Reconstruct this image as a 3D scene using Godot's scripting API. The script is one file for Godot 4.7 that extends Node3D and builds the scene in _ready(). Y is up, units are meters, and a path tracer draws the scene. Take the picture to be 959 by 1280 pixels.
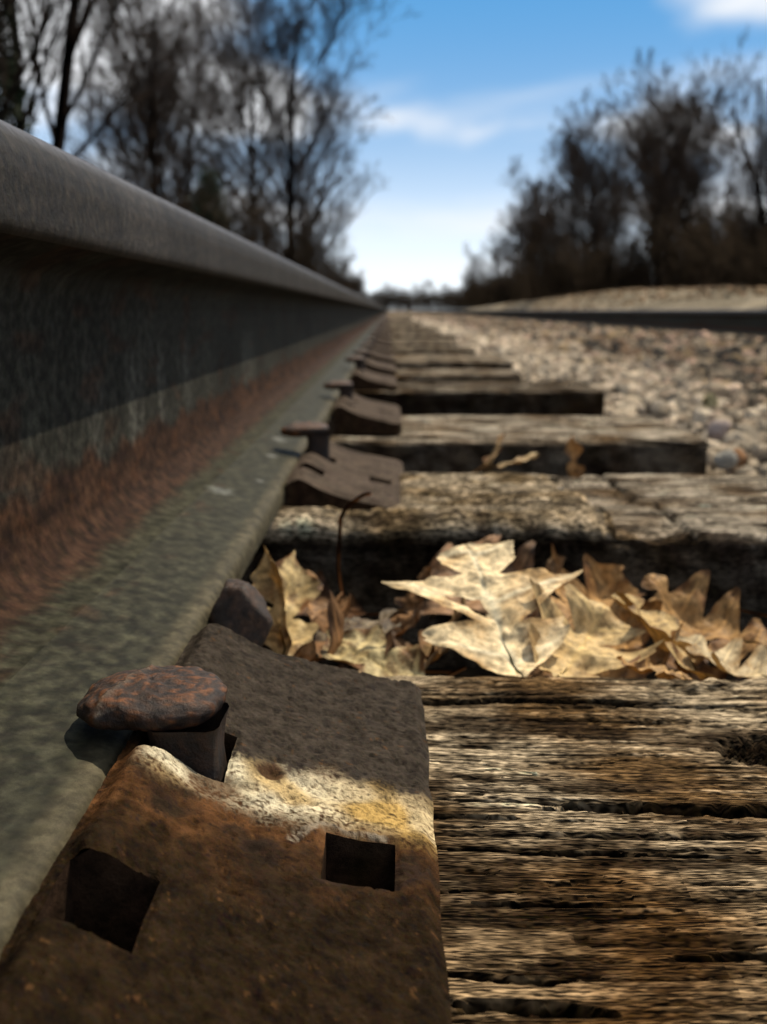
extends Node3D
# A railway track seen from just above the ties, outside the near rail. x: right, y: up, -z: along the track. Metres.
# The underside of the rails is y = 0; the rail foot edge on this side is x = FOOT.

const FOOT := -0.0635
const RAIL_X := -0.1334
const GAUGE := 1.505
const TIE_TOP := -0.0125

class Acc:
	var v := PackedVector3Array()
	var n := PackedVector3Array()
	var c := PackedColorArray()
	var t := PackedVector2Array()
	var i := PackedInt32Array()

	# a grid of nu columns of nv points each; normals by differences; flip turns it inside out
	func sheet(nu: int, nv: int, p: PackedVector3Array, col: PackedColorArray, uv: PackedVector2Array, flip := false, round_v := false) -> void:
		var at := v.size()
		for a in nu:
			var a0 := maxi(a - 1, 0) * nv
			var a1 := mini(a + 1, nu - 1) * nv
			for b in nv:
				var b0 := b - 1
				var b1 := b + 1
				if b0 < 0:
					b0 = nv - 2 if round_v else 0
				if b1 >= nv:
					b1 = 1 if round_v else nv - 1
				var du := p[a1 + b] - p[a0 + b]
				var dv := p[a * nv + b1] - p[a * nv + b0]
				var m := dv.cross(du).normalized()
				n.append(-m if flip else m)
		v.append_array(p)
		c.append_array(col)
		t.append_array(uv)
		for a in nu - 1:
			for b in nv - 1:
				var q := at + a * nv + b
				if flip:
					i.append_array([q, q + 1, q + nv, q + 1, q + nv + 1, q + nv])
				else:
					i.append_array([q, q + nv, q + 1, q + 1, q + nv, q + nv + 1])

	func quad(a: Vector3, b: Vector3, d: Vector3, e: Vector3, col: Color, uvs := 10.0) -> void:   # corners go round clockwise seen from the front
		var at := v.size()
		var m := (d - a).cross(b - a).normalized()
		var ax := (b - a).normalized()
		var ay := m.cross(ax)
		for q in [a, b, d, e]:
			v.append(q)
			n.append(m)
			c.append(col)
			t.append(Vector2((q as Vector3).dot(ax), (q as Vector3).dot(ay)) * uvs)
		i.append_array([at, at + 1, at + 2, at, at + 2, at + 3])

	func tube(pts: PackedVector3Array, rad: PackedFloat32Array, sides: int, col: Color) -> void:
		var at := v.size()
		var k := pts.size()
		for a in k:
			var dir := (pts[mini(a + 1, k - 1)] - pts[maxi(a - 1, 0)]).normalized()
			var s := dir.cross(Vector3(0.31, 0.2, 0.93)).normalized()
			var w := dir.cross(s)
			for b in sides:
				var an := TAU * b / sides
				var o := s * cos(an) + w * sin(an)
				v.append(pts[a] + o * rad[a])
				n.append(o)
				c.append(col)
				t.append(Vector2(float(b) / sides, a))
		for a in k - 1:
			for b in sides:
				var q := at + a * sides + b
				var r := at + a * sides + (b + 1) % sides
				i.append_array([q, r, q + sides, r, r + sides, q + sides])

	func mesh() -> ArrayMesh:
		var m := ArrayMesh.new()
		var s := []
		s.resize(Mesh.ARRAY_MAX)
		s[Mesh.ARRAY_VERTEX] = v
		s[Mesh.ARRAY_NORMAL] = n
		s[Mesh.ARRAY_COLOR] = c
		s[Mesh.ARRAY_TEX_UV] = t
		s[Mesh.ARRAY_INDEX] = i
		m.add_surface_from_arrays(Mesh.PRIMITIVE_TRIANGLES, s)
		return m

var M := {}
var rng := RandomNumberGenerator.new()
var n_a := FastNoiseLite.new()
var n_b := FastNoiseLite.new()
var n_c := FastNoiseLite.new()
var n_r := FastNoiseLite.new()
var n_cell := FastNoiseLite.new()
var used := {}

func nz(noise_seed: int, kind: int, octaves: int, fractal := FastNoiseLite.FRACTAL_FBM) -> FastNoiseLite:
	var f := FastNoiseLite.new()
	f.seed = noise_seed
	f.noise_type = kind
	f.frequency = 1.0
	f.fractal_type = fractal
	f.fractal_octaves = octaves
	return f

func obj(called: String, m: Mesh, mat: Material, parent: Node = self) -> MeshInstance3D:
	var o := MeshInstance3D.new()
	o.name = numbered(called) if parent == self else called
	o.mesh = m
	o.material_override = mat
	parent.add_child(o, true)
	return o

func numbered(called: String) -> String:
	used[called] = used.get(called, -1) + 1
	return called if used[called] == 0 else "%s_%03d" % [called, used[called]]

func thing(called: String, label: String, category: String, at := Vector3.ZERO, group := "") -> Node3D:
	var o := Node3D.new()
	o.name = numbered(called)
	add_child(o)
	o.position = at
	tag(o, label, category, group)
	return o

func tag(o: Node, label: String, category: String, group := "") -> void:
	o.set_meta("label", label)
	o.set_meta("category", category)
	if group:
		o.set_meta("group", group)

func copy(source: Node3D, called: String, label: String, at: Vector3, group := "") -> Node3D:
	var o: Node3D = source.duplicate()
	o.name = numbered(called)
	add_child(o)
	o.position = at
	tag(o, label, source.get_meta("category"), group if group else str(source.get_meta("group", "")))
	return o

func setting(called: String, m: Mesh, mat: Material) -> MeshInstance3D:
	var o := obj(called, m, mat)
	o.set_meta("kind", "structure")
	return o

func smooth(a: float, b: float, x: float) -> float:
	return smoothstep(a, b, x)

func lin(a: float, b: float, k: float) -> Color:   # a colour given as linear values
	return Color(a, b, k)

# ---------------------------------------------------------------- textures and materials

func grey_image(noise: FastNoiseLite, w: int, h: int, tw: int, th: int) -> PackedByteArray:
	var im: Image = noise.get_seamless_image(w, h)
	im.convert(Image.FORMAT_L8)
	if w != tw or h != th:
		im.resize(tw, th, Image.INTERPOLATE_CUBIC)
	return im.get_data()

func texture(size: int, bytes: PackedByteArray, rgb := false) -> ImageTexture:
	var im := Image.create_from_data(size, size, false, Image.FORMAT_RGB8 if rgb else Image.FORMAT_L8, bytes)
	im.generate_mipmaps()
	return ImageTexture.create_from_image(im)

func fibre_textures() -> Array:
	# long wood fibres along u: several noises stretched by different amounts
	var size := 1024
	var f1 := nz(11, FastNoiseLite.TYPE_SIMPLEX_SMOOTH, 3)
	f1.frequency = 0.12
	var f2 := nz(12, FastNoiseLite.TYPE_SIMPLEX_SMOOTH, 2)
	f2.frequency = 0.35
	var f3 := nz(13, FastNoiseLite.TYPE_SIMPLEX_SMOOTH, 4)
	f3.frequency = 0.03
	var a := grey_image(f1, 64, 1024, size, size)
	var b := grey_image(f2, 190, 1024, size, size)
	var d := grey_image(f3, 256, 256, size, size)
	var f4 := nz(14, FastNoiseLite.TYPE_SIMPLEX, 2)
	f4.frequency = 0.16
	var w4 := grey_image(f4, 170, 900, size, size)
	var g := PackedByteArray()
	var hh := PackedByteArray()
	g.resize(size * size)
	hh.resize(size * size)
	for k in size * size:
		var x := a[k] / 255.0
		var y := b[k] / 255.0
		var z := d[k] / 255.0
		var e := w4[k] / 255.0
		var crack := clampf((0.36 - x) * 6.0, 0.0, 1.0)
		var pit := clampf((0.37 - y) * 5.0, 0.0, 1.0)
		var chip := clampf((0.36 - e) * 6.0, 0.0, 1.0)
		hh[k] = int(255.0 * clampf(x * 0.35 + y * 0.35 + e * 0.35 - crack * 0.25 - pit * 0.3 - chip * 0.25, 0.0, 1.0))
		g[k] = int(255.0 * clampf((0.70 + (y - 0.5) * 0.9 + (x - 0.5) * 0.5 + (z - 0.5) * 0.35 + (e - 0.5) * 0.45) * (1.0 - 0.5 * crack) * (1.0 - 0.5 * pit) * (1.0 - 0.55 * chip), 0.06, 1.0))
	return [texture(size, g), texture(size, hh)]

func grain_textures(noise_seed: int, speck: float, mean := 0.68) -> Array:
	# scaly, pitted metal
	var size := 1024
	var f1 := nz(noise_seed, FastNoiseLite.TYPE_SIMPLEX_SMOOTH, 5)
	f1.frequency = 0.012
	var f2 := nz(noise_seed + 1, FastNoiseLite.TYPE_CELLULAR, 2)
	f2.frequency = 0.06
	var f3 := nz(noise_seed + 2, FastNoiseLite.TYPE_SIMPLEX, 2)
	f3.frequency = 0.3
	var a := grey_image(f1, size, size, size, size)
	var b := grey_image(f2, size, size, size, size)
	var d := grey_image(f3, size, size, size, size)
	var g := PackedByteArray()
	var hh := PackedByteArray()
	g.resize(size * size)
	hh.resize(size * size)
	for k in size * size:
		var x := a[k] / 255.0
		var y := b[k] / 255.0
		var z := d[k] / 255.0
		hh[k] = int(255.0 * clampf(x * 0.45 + y * 0.25 + z * 0.3, 0.0, 1.0))
		var s := 1.0 if z > 0.86 else 0.0
		g[k] = int(255.0 * clampf(mean + (x - 0.5) * 0.55 + (y - 0.5) * 0.2 + (z - 0.5) * 0.5 * speck + s * 0.12, 0.12, 1.0))
	return [texture(size, g), texture(size, hh)]

func mat(called: String, rough: float, spec := 0.4, maps := [], relief := 0.0, uv := Vector3.ONE, tri := false) -> StandardMaterial3D:
	var m := StandardMaterial3D.new()
	m.resource_name = called
	m.vertex_color_use_as_albedo = true
	m.roughness = rough
	m.metallic_specular = spec
	m.uv1_scale = uv
	if tri:
		m.uv1_triplanar = true
	if maps:
		m.albedo_texture = maps[0]
		if relief > 0.0:
			m.heightmap_enabled = true
			m.heightmap_texture = maps[1]
			m.heightmap_scale = relief
	return m

func materials() -> void:
	var fib := fibre_textures()
	var gr := grain_textures(21, 1.0)
	var sm := grain_textures(31, 0.5)
	M.wood = mat("wood", 0.9, 0.1, fib, 0.07)
	var lt := grain_textures(41, 1.7, 0.82)
	M.rust = mat("rust", 0.82, 0.14, lt, 0.10, Vector3(12, 12, 12), true)
	M.scale = mat("flaky_rust", 0.6, 0.45, gr, 0.09, Vector3(22, 22, 22), true)
	M.steel = mat("weathered_steel", 0.66, 0.24, sm, 0.02, Vector3(9, 9, 9), true)
	M.web = mat("rail_web_steel", 0.8, 0.2, sm, 0.012, Vector3(10, 10, 10), true)
	M.head = mat("rail_head_steel", 0.58, 0.28, gr, 0.035, Vector3(14, 14, 14), true)
	M.stone = mat("stone", 0.85, 0.3, gr, 0.2, Vector3(9, 9, 9), true)
	M.soil = mat("soil", 0.95, 0.15, gr, 0.4, Vector3(3, 3, 3), true)
	M.bank = mat("gravel_bank", 0.95, 0.15, gr, 3.0, Vector3(0.9, 0.9, 0.9), true)
	M.bark = mat("bark", 0.9, 0.2)
	M.twig = mat("twigs", 0.9, 0.15)
	M.needle = mat("evergreen_leaves", 0.7, 0.3)
	M.leaf = mat("dry_leaf", 0.6, 0.3, grain_textures(51, 0.8, 0.93), 0.012)
	M.leaf.backlight = Color(0.5, 0.42, 0.3)
	M.leaf.backlight_enabled = true
	M.stem = mat("dry_stem", 0.7, 0.3)

# ---------------------------------------------------------------- sky

func sky_image() -> ImageTexture:
	var w := 1024
	var h := 512
	var im := Image.create(w, h, false, Image.FORMAT_RGBF)
	var cl := nz(5, FastNoiseLite.TYPE_SIMPLEX_SMOOTH, 6)
	var wisp := nz(9, FastNoiseLite.TYPE_SIMPLEX_SMOOTH, 5)
	for y in h:
		var el := (0.5 - (y + 0.5) / h) * PI
		for x in w:
			var az := ((x + 0.5) / w - 0.5) * TAU   # 0 is -z, the view along the track
			var d := Vector3(sin(az) * cos(el), sin(el), -cos(az) * cos(el))
			var up := maxf(d.y, 0.0)
			# clear air: milky white low down, blue above
			var k := exp(-pow(up / 0.135, 1.5))
			var c := Vector3(0.07, 0.335, 0.71).lerp(Vector3(1.12, 1.2, 1.24), k)
			c *= lerpf(1.0, 0.55, smooth(0.25, 0.9, up))
			# heaped clouds over the woods on both sides, thin veils elsewhere, on a flat layer seen in perspective
			var s := 1.0 / (up + 0.11)
			var q := Vector2(d.x, d.z) * s
			var over_woods := smooth(0.10, 0.22, absf(sin(az - 0.065)))
			var puff := smooth(0.05, 0.45, cl.get_noise_2d(q.x * 0.62 + 3.1, q.y * 0.5 + 1.7) + lerpf(-0.25, 0.24, over_woods))
			var veil := smooth(-0.1, 0.5, wisp.get_noise_2d(q.x * 0.22 + q.y * 0.12, q.y * 0.55 - q.x * 0.35 + 8.0))
			var cover := clampf(puff * 0.95 + veil * 0.68, 0.0, 1.0) * smooth(0.0, 0.06, up)
			c = c.lerp(Vector3(0.95, 0.97, 1.0), cover)
			if d.y < 0.0:
				c = Vector3(0.16, 0.14, 0.11)
			im.set_pixel(x, y, Color(c.x, c.y, c.z))
	return ImageTexture.create_from_image(im)

# ---------------------------------------------------------------- rails

func stations(near: float) -> PackedFloat32Array:   # distances ahead of the camera, dense where the lens is close
	var s := PackedFloat32Array([-3.0, -2.0, -1.0, -0.4, -0.1])
	var f := 0.0
	while f < 320.0:
		s.append(f)
		f += near if f < 0.8 else maxf(near, 0.016 * (f - 0.45))
	return s

func resample(p: PackedVector2Array, step: float) -> PackedVector2Array:
	var o := PackedVector2Array()
	for k in p.size() - 1:
		var m := maxi(1, int(ceil(p[k].distance_to(p[k + 1]) / step)))
		for j in m:
			o.append(p[k].lerp(p[k + 1], float(j) / m))
	o.append(p[p.size() - 1])
	return o

func streak(f: float, at: float, half: float) -> float:
	return smooth(half, half * 0.2, absf(f - at))

func web_color(y: float, f: float) -> Color:
	var st := n_a.get_noise_2d(f * 45.0, y * 6.0)
	var big := n_b.get_noise_2d(f * 7.0, y * 12.0)
	var fine := n_a.get_noise_2d(f * 300.0 + 40.0, y * 300.0)
	var grey := lin(0.058, 0.056, 0.043) * (1.0 + 0.3 * st + 0.35 * big)
	# pale runs of dried water
	var w := maxf(maxf(streak(f, 0.53, 0.012), 0.8 * streak(f, 0.475, 0.02)), maxf(0.7 * streak(f, 0.60, 0.016), maxf(0.45 * streak(f, 0.41, 0.02), 0.5 * streak(f, 0.86, 0.05))))
	w *= smooth(0.04, 0.055, y) * smooth(0.105, 0.08, y) * clampf(0.75 + 0.9 * st, 0.0, 1.2)
	grey = grey.lerp(lin(0.30, 0.29, 0.24), clampf(w * 0.55, 0.0, 1.0))
	var edge := 0.053 + 0.006 * n_b.get_noise_2d(f * 22.0, 3.0) + 0.004 * n_a.get_noise_2d(f * 18.0, y * 30.0)
	var r := smooth(edge + 0.003, edge - 0.004, y)
	r = clampf(r + 0.5 * smooth(0.25, 0.5, n_b.get_noise_2d(f * 14.0 + 7.0, y * 40.0)), 0.0, 1.0)
	var rust := lin(0.092, 0.047, 0.027) * (1.0 + 0.15 * fine + 0.4 * big)
	rust = rust.lerp(lin(0.028, 0.017, 0.012), 0.7 * smooth(-0.15, 0.4, n_a.get_noise_2d(f * 16.0, y * 50.0)))
	rust = rust.lerp(lin(0.19, 0.075, 0.028), 0.25 * smooth(0.1, 0.5, n_a.get_noise_2d(f * 22.0 + 5.0, y * 90.0)))
	return grey.lerp(rust, r)

func foot_color(e: float, y: float, f: float) -> Color:   # e: from the rail's middle outwards
	var big := n_b.get_noise_2d(f * 26.0, e * 70.0)
	var mot := n_c.get_noise_2d(f * 95.0, e * 190.0)
	var fine := n_a.get_noise_2d(f * 420.0, e * 420.0)
	var c := lin(0.078, 0.074, 0.047).lerp(lin(0.034, 0.033, 0.022), smooth(-0.05, 0.3, mot + 0.3 * fine) * lerpf(0.15, 0.9, smooth(0.46, 0.24, f)))
	c *= 1.0 + 0.3 * big + 0.25 * fine
	# the worn, paler edge of the foot, with a highlight painted along its rounding
	c = c.lerp(lin(0.16, 0.135, 0.082) * (1.0 + 0.4 * fine), 0.85 * smooth(0.0605, 0.066, e + 0.0012 * mot))
	# a bird-lime splash and its crumbs
	var blot := Vector2((f - 0.515) * 0.75, e - 0.041).length() + 0.004 * n_a.get_noise_2d(f * 120.0, e * 200.0)
	c = c.lerp(lin(0.42, 0.43, 0.38), 0.75 * smooth(0.0085, 0.002, blot))
	for q in [Vector3(0.66, 0.052, 0.005), Vector3(0.74, 0.048, 0.008), Vector3(0.565, 0.056, 0.003)]:
		c = c.lerp(lin(0.38, 0.38, 0.34), 0.7 * smooth(q.z, q.z * 0.3, Vector2((f - q.x) * 0.6, e - q.y).length()))
	# rust that creeps out from the web
	var r := smooth(0.028 + 0.006 * big + 0.005 * fine + 0.004 * mot, 0.019, e)
	r = maxf(r, 0.6 * smooth(0.3, 0.55, n_b.get_noise_2d(f * 30.0 + 9.0, e * 60.0)) * smooth(0.056, 0.03, e))
	return c.lerp((lin(0.092, 0.047, 0.027) * (1.0 + 0.2 * fine + 0.3 * big)).lerp(lin(0.03, 0.018, 0.012), 0.8 * smooth(-0.1, 0.35, mot)), r)

func head_color(x: float, y: float, f: float) -> Color:
	var st := n_a.get_noise_2d(f * 40.0, y * 8.0)
	var fine := n_a.get_noise_2d(f * 400.0, y * 400.0 + x * 300.0)
	var c := lin(0.052, 0.041, 0.029) * (1.0 + 0.4 * st + 0.4 * fine)
	c = c.lerp(lin(0.12, 0.10, 0.08), 0.4 * smooth(0.1, 0.4, n_a.get_noise_2d(f * 14.0, 4.0)))
	return c.lerp(lin(0.16, 0.16, 0.185) * (1.0 + 0.3 * fine), smooth(0.158, 0.1635, y + 0.0007 * st))

func rail(called: String, label: String, at: Vector3, fine: bool) -> Node3D:
	var root := thing(called, label, "rail", at)
	var foot := PackedVector2Array([Vector2(0.06985, 0.0005), Vector2(0.06985, 0.006), Vector2(0.0693, 0.0085), Vector2(0.0678, 0.0103), Vector2(0.0655, 0.0112), Vector2(0.060, 0.0123), Vector2(0.045, 0.0157), Vector2(0.034, 0.0182)])
	var web := PackedVector2Array([Vector2(0.034, 0.0182), Vector2(0.028, 0.0196), Vector2(0.020, 0.0225), Vector2(0.015, 0.026), Vector2(0.0115, 0.031), Vector2(0.0096, 0.038), Vector2(0.0086, 0.046), Vector2(0.008, 0.056), Vector2(0.0079, 0.08), Vector2(0.0082, 0.095), Vector2(0.0090, 0.112), Vector2(0.0105, 0.120), Vector2(0.0135, 0.1255), Vector2(0.018, 0.1283), Vector2(0.025, 0.1305), Vector2(0.0325, 0.1328)])
	var head := PackedVector2Array([Vector2(0.0325, 0.1328), Vector2(0.0339, 0.1336), Vector2(0.0347, 0.135), Vector2(0.0349, 0.137), Vector2(0.0346, 0.150), Vector2(0.0338, 0.1545), Vector2(0.0322, 0.1585), Vector2(0.0295, 0.162), Vector2(0.026, 0.1645), Vector2(0.020, 0.1662), Vector2(0.010, 0.1678), Vector2(0.0, 0.1683)])
	var st := stations(0.0017 if fine else 0.4)
	for part in 3:
		var acc := Acc.new()
		for side in [1.0, -1.0]:
			var line: PackedVector2Array = [foot, web, head][part]
			if fine and side > 0.0:
				line = resample(line, [0.0017, 0.0025, 0.0022][part])
			var p := PackedVector3Array()
			var col := PackedColorArray()
			var uv := PackedVector2Array()
			for f in st:
				for q in line:
					p.append(Vector3(q.x * side, q.y, -f))
					col.append(foot_color(q.x, q.y, f) if part == 0 or (part == 1 and q.y < 0.031) else web_color(q.y, f) if part == 1 else head_color(q.x, q.y, f))
					uv.append(Vector2(f, q.y))
			acc.sheet(st.size(), line.size(), p, col, uv, side > 0.0)
		if part == 0:
			acc.quad(Vector3(-0.06985, 0.0005, 3), Vector3(-0.06985, 0.0005, -320), Vector3(0.06985, 0.0005, -320), Vector3(0.06985, 0.0005, 3), lin(0.06, 0.05, 0.04))
		obj(["foot", "web", "head"][part], acc.mesh(), [M.steel, M.web, M.head][part], root)
	return root

# ---------------------------------------------------------------- ties

func grain_shift(x: float, s: float, sd: float) -> float:   # how far the grain has wandered sideways
	return n_b.get_noise_2d(x * 4.5 + sd, s * 6.0) * 0.0052

func wood_h(x: float, s: float, sd: float) -> Array:   # [height, tone] of weathered wood; s runs across the grain
	var k := s + grain_shift(x, s, sd)
	var ridge := n_a.get_noise_2d(x * 9.0 + sd * 3.0, k * 170.0)
	var fibre := n_a.get_noise_2d(x * 22.0 + sd * 2.0, k * 640.0)
	var ring := n_b.get_noise_2d(x * 1.6 + sd * 2.0, k * 55.0)
	var swell := n_b.get_noise_2d(x * 4.0 + sd * 1.3, s * 11.0)
	return [0.0013 * swell + 0.00035 * ridge + 0.00015 * fibre + 0.0005 * ring, ridge * 0.4 + fibre * 0.5 + ring * 0.18 + 0.3 * n_a.get_noise_2d(x * 150.0 + sd, s * 330.0)]

func splits(xs: PackedFloat32Array, ss: PackedFloat32Array, sd: float, marked := []) -> Array:   # cracks and raised splinters that follow the grain: [depth, darkness, lift] per point
	var g := RandomNumberGenerator.new()
	g.seed = int(sd * 100.0)
	var nk := ss.size()
	var deep := PackedFloat32Array()
	var dark := PackedFloat32Array()
	var lift := PackedFloat32Array()
	deep.resize(xs.size() * nk)
	dark.resize(xs.size() * nk)
	lift.resize(xs.size() * nk)
	var x_lo := -0.3
	var x_hi := xs[xs.size() - 1]
	var fine := absf(ss[nk / 2 + 1] - ss[nk / 2])
	var per := clampf(0.0022 / fine, 0.12, 3.2)
	for kind in 5:
		var many: int = [int(7), int(60), int(1500 * per), int(500 * per), marked.size()][kind]
		for j in many:
			var ln: float = [g.randf_range(0.12, 0.34), g.randf_range(0.04, 0.15), 0.004 + 0.032 * pow(g.randf(), 2.2), g.randf_range(0.006, 0.035), 0.0][kind]
			var w: float = maxf([g.randf_range(0.0010, 0.0022), g.randf_range(0.0005, 0.0010), g.randf_range(0.0002, 0.00055), g.randf_range(0.0003, 0.0007), 0.0][kind], fine * 0.55)
			var dp: float = [g.randf_range(0.005, 0.010), g.randf_range(0.0016, 0.0035), g.randf_range(0.0006, 0.0016), 0.00045, 0.0][kind]
			var x0 := g.randf_range(x_lo - ln * 0.5, x_hi - ln * 0.3)
			var s0 := g.randf_range(0.0, ss[nk - 1])
			var way := g.randf_range(-0.012, 0.012)
			var id := g.randf() * 500.0
			if kind == 4:   # the splits that show in the photograph
				var q: Array = marked[j]
				x0 = q[0]
				ln = q[1] - q[0]
				s0 = q[2]
				way = q[3]
				w = q[4]
				dp = q[5]
			var i0 := xs.bsearch(x0)
			for i in range(i0, xs.size()):
				var x := xs[i]
				var t := (x - x0) / ln
				if t > 1.0:
					break
				var ww := w * pow(maxf(sin(PI * clampf(t, 0.02, 0.98)), 0.0), 0.5) * (1.0 + 0.5 * n_a.get_noise_2d(x * 120.0, id))
				var c := s0 - (grain_shift(x, s0, sd) if kind < 4 else 0.0) + way * (x - x0) + (0.0011 if kind < 2 or kind == 4 else 0.0006) * n_a.get_noise_2d(x * 40.0, id + 9.0)
				var lo := ss.bsearch(c - ww * 2.0)
				for k in range(lo, nk):
					var off := absf(ss[k] - c)
					if ss[k] > c + ww * 2.0:
						break
					var m := smooth(ww * 1.5, ww * 0.5, off)
					if kind == 3:
						lift[i * nk + k] = maxf(lift[i * nk + k], m)
					else:
						deep[i * nk + k] = maxf(deep[i * nk + k], dp * m)
						dark[i * nk + k] = maxf(dark[i * nk + k], smooth(ww * 2.0, ww * 1.0, off) * [1.0, 0.95, 0.85, 0.0, 1.0][kind])
	return [deep, dark, lift]

func tie_mesh(sd: float, w: float, xs: PackedFloat32Array, top_n: int, step_top := false, bright := 1.0, warm := 0.4) -> ArrayMesh:
	var acc := Acc.new()
	var hgt := 0.17
	# the ring: front face from below, over the top, down the back face; each entry (z, y, nz, ny, s)
	var ring := []
	var r := 0.007
	var fn := maxi(6, top_n / 5)
	for k in fn:
		ring.append([w / 2, -hgt + (hgt - r) * k / fn, 1.0, 0.0])
	for k in 5:
		var an := PI / 2 * k / 4.0
		ring.append([w / 2 - r + r * cos(an), -r + r * sin(an), cos(an), sin(an)])
	for k in range(1, top_n):
		ring.append([w / 2 - r - (w - 2 * r) * k / top_n, 0.0, 0.0, 1.0])
	for k in 5:
		var an := PI / 2 * k / 4.0
		ring.append([-(w / 2 - r) - r * sin(an), -r + r * cos(an), -sin(an), cos(an)])
	for k in range(1, 5):
		ring.append([-w / 2, -r - (hgt - r) * k / 4.0, -1.0, 0.0])
	var ss := PackedFloat32Array([0.0])
	for k in range(1, ring.size()):
		ss.append(ss[k - 1] + Vector2(ring[k][0] - ring[k - 1][0], ring[k][1] - ring[k - 1][1]).length())
	var p := PackedVector3Array()
	var col := PackedColorArray()
	var uv := PackedVector2Array()
	var marked := []
	if top_n > 300:   # the tie nearest the lens: [x from, x to, z, drift, half width, depth]
		for q in [[0.012, 0.15, -0.0272, 0.045, 0.0011, 0.006], [0.040, 0.20, -0.0232, 0.012, 0.0026, 0.0065], [0.012, 0.080, -0.0045, 0.065, 0.0009, 0.005], [0.018, 0.055, 0.0165, 0.03, 0.0006, 0.003], [0.010, 0.036, 0.0390, 0.06, 0.0011, 0.005], [0.010, 0.042, 0.0475, 0.06, 0.0012, 0.006], [0.056, 0.12, 0.0340, -0.02, 0.0010, 0.005], [0.02, 0.055, -0.100, 0.03, 0.0009, 0.004], [0.04, 0.12, -0.088, -0.02, 0.0008, 0.003]]:
			for k in ring.size():
				if ring[k][3] > 0.9 and ring[k][0] <= q[2]:
					marked.append([q[0], q[1], ss[k], -q[3], q[4], q[5]])
					break
	var sp := splits(xs, ss, sd, marked)
	for xi in xs.size():
		var x := xs[xi]
		for k in ring.size():
			var g: Array = ring[k]
			var s := ss[k]
			var at := xi * ring.size() + k
			var hh := wood_h(x, s, sd)
			var dark: float = sp[1][at]
			var lifted: float = sp[2][at] * (1.0 - dark)
			var h: float = hh[0] - sp[0][at] + 0.00045 * lifted
			var tone: float = hh[1] + 0.45 * lifted
			var on_top: float = g[3]
			var z: float = g[0]
			if top_n > 300:   # a rotten black knot
				var kn := Vector2((x - 0.110) * 0.75, (z + 0.058) * 1.15).length() + 0.0045 * n_a.get_noise_2d(x * 110.0, z * 170.0)
				var rot := smooth(0.0135, 0.006, kn)
				h -= rot * (0.0035 + 0.003 * n_a.get_noise_2d(x * 420.0, z * 420.0))
				dark = maxf(dark, rot * 0.95)
			# broken, worn edges
			if on_top > 0.02 and absf(z) > w / 2 - 0.03:
				var wear := n_b.get_noise_2d(x * 9.0 + sd + (50.0 if z > 0.0 else 0.0), sd) + 0.5 * n_a.get_noise_2d(x * 60.0 + (50.0 if z > 0.0 else 0.0), z * 300.0 + sd)
				h -= (0.001 + 0.0045 * smooth(0.0, 0.7, wear)) * smooth(w / 2 - 0.03, w / 2 - 0.004, absf(z))
			if on_top > 0.3:   # adzed flat under the plate, sunk on purpose to make its holes darker
				h -= 0.006 * smooth(0.009, 0.004, x) * smooth(-0.25, -0.2, x) * smooth(0.095, 0.085, absf(z - 0.004))
			var slab := 0.0
			if step_top:   # a thick slab of the top is still there on the rail side and ends in a torn edge
				var torn := 0.118 + 0.045 * (w / 2 - z - 0.1) * -2.6 + 0.010 * n_a.get_noise_2d(z * 120.0, 7.0) + 0.006 * n_a.get_noise_2d(z * 420.0, 2.0)
				if on_top > 0.3 and z > -0.035 + 0.006 * n_a.get_noise_2d(x * 30.0, 1.0):
					slab = smooth(torn + 0.002, torn - 0.005, x) * smooth(-0.035, -0.022, z)
					h += (0.013 + 0.004 * n_a.get_noise_2d(x * 20.0, z * 260.0)) * smooth(torn + 0.002, torn - 0.005, x) * smooth(-0.035, -0.022, z)
				# one split runs slantwise across to the front
				var line := 0.168 + 0.004 * n_a.get_noise_2d(z * 50.0, 30.0) + 0.010 * (1.0 if z > 0.02 else 0.0)
				var cut := smooth(0.0032, 0.0008, absf(x - line)) * on_top
				h -= 0.008 * cut
				dark = maxf(dark, cut)
			p.append(Vector3(x, g[1] + h * maxf(on_top, 0.0) * (1.0 if on_top > 0.5 else 0.7), z + h * g[2]))
			# weathering: grey bare fibre on the ridges, brown tar-stained wood between
			var patch := n_b.get_noise_2d(x * 11.0 + sd * 4.0, s * 17.0)
			var grey := lin(0.55, 0.46, 0.345)
			var brown := lin(0.205, 0.128, 0.063)
			var tar := lin(0.052, 0.034, 0.021)
			var c := grey.lerp(brown, clampf(warm + patch * 1.1 - tone * 0.5, 0.0, 1.0))
			c = c.lerp(tar, clampf(smooth(0.0, 0.5, n_b.get_noise_2d(x * 11.0 + sd * 7.0, s * 38.0 + 3.0) + 0.5 * n_a.get_noise_2d(x * 60.0, s * 120.0 + sd)) * 0.85, 0.0, 1.0))
			c *= maxf(0.95 + 1.55 * tone, 0.10)
			c = c.lerp(tar * 0.35, clampf(dark * 0.95, 0.0, 1.0))
			c = c.lerp(lin(0.50, 0.35, 0.17) * maxf(1.0 + 1.4 * tone, 0.2), 0.3 * slab * (1.0 - dark))
			if on_top < 0.5:   # the sides are darker than the top
				c = c.lerp(tar * (1.0 + tone), 0.72 * (1.0 - on_top))
			if top_n > 300:   # vignette painted into the wood: darker and browner towards the lens
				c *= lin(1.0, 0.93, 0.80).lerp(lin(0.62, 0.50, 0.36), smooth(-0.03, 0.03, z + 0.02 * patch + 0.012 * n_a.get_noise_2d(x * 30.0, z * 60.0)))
			col.append(lin(maxf(c.r, 0.006), maxf(c.g, 0.005), maxf(c.b, 0.003)) * bright)
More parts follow.
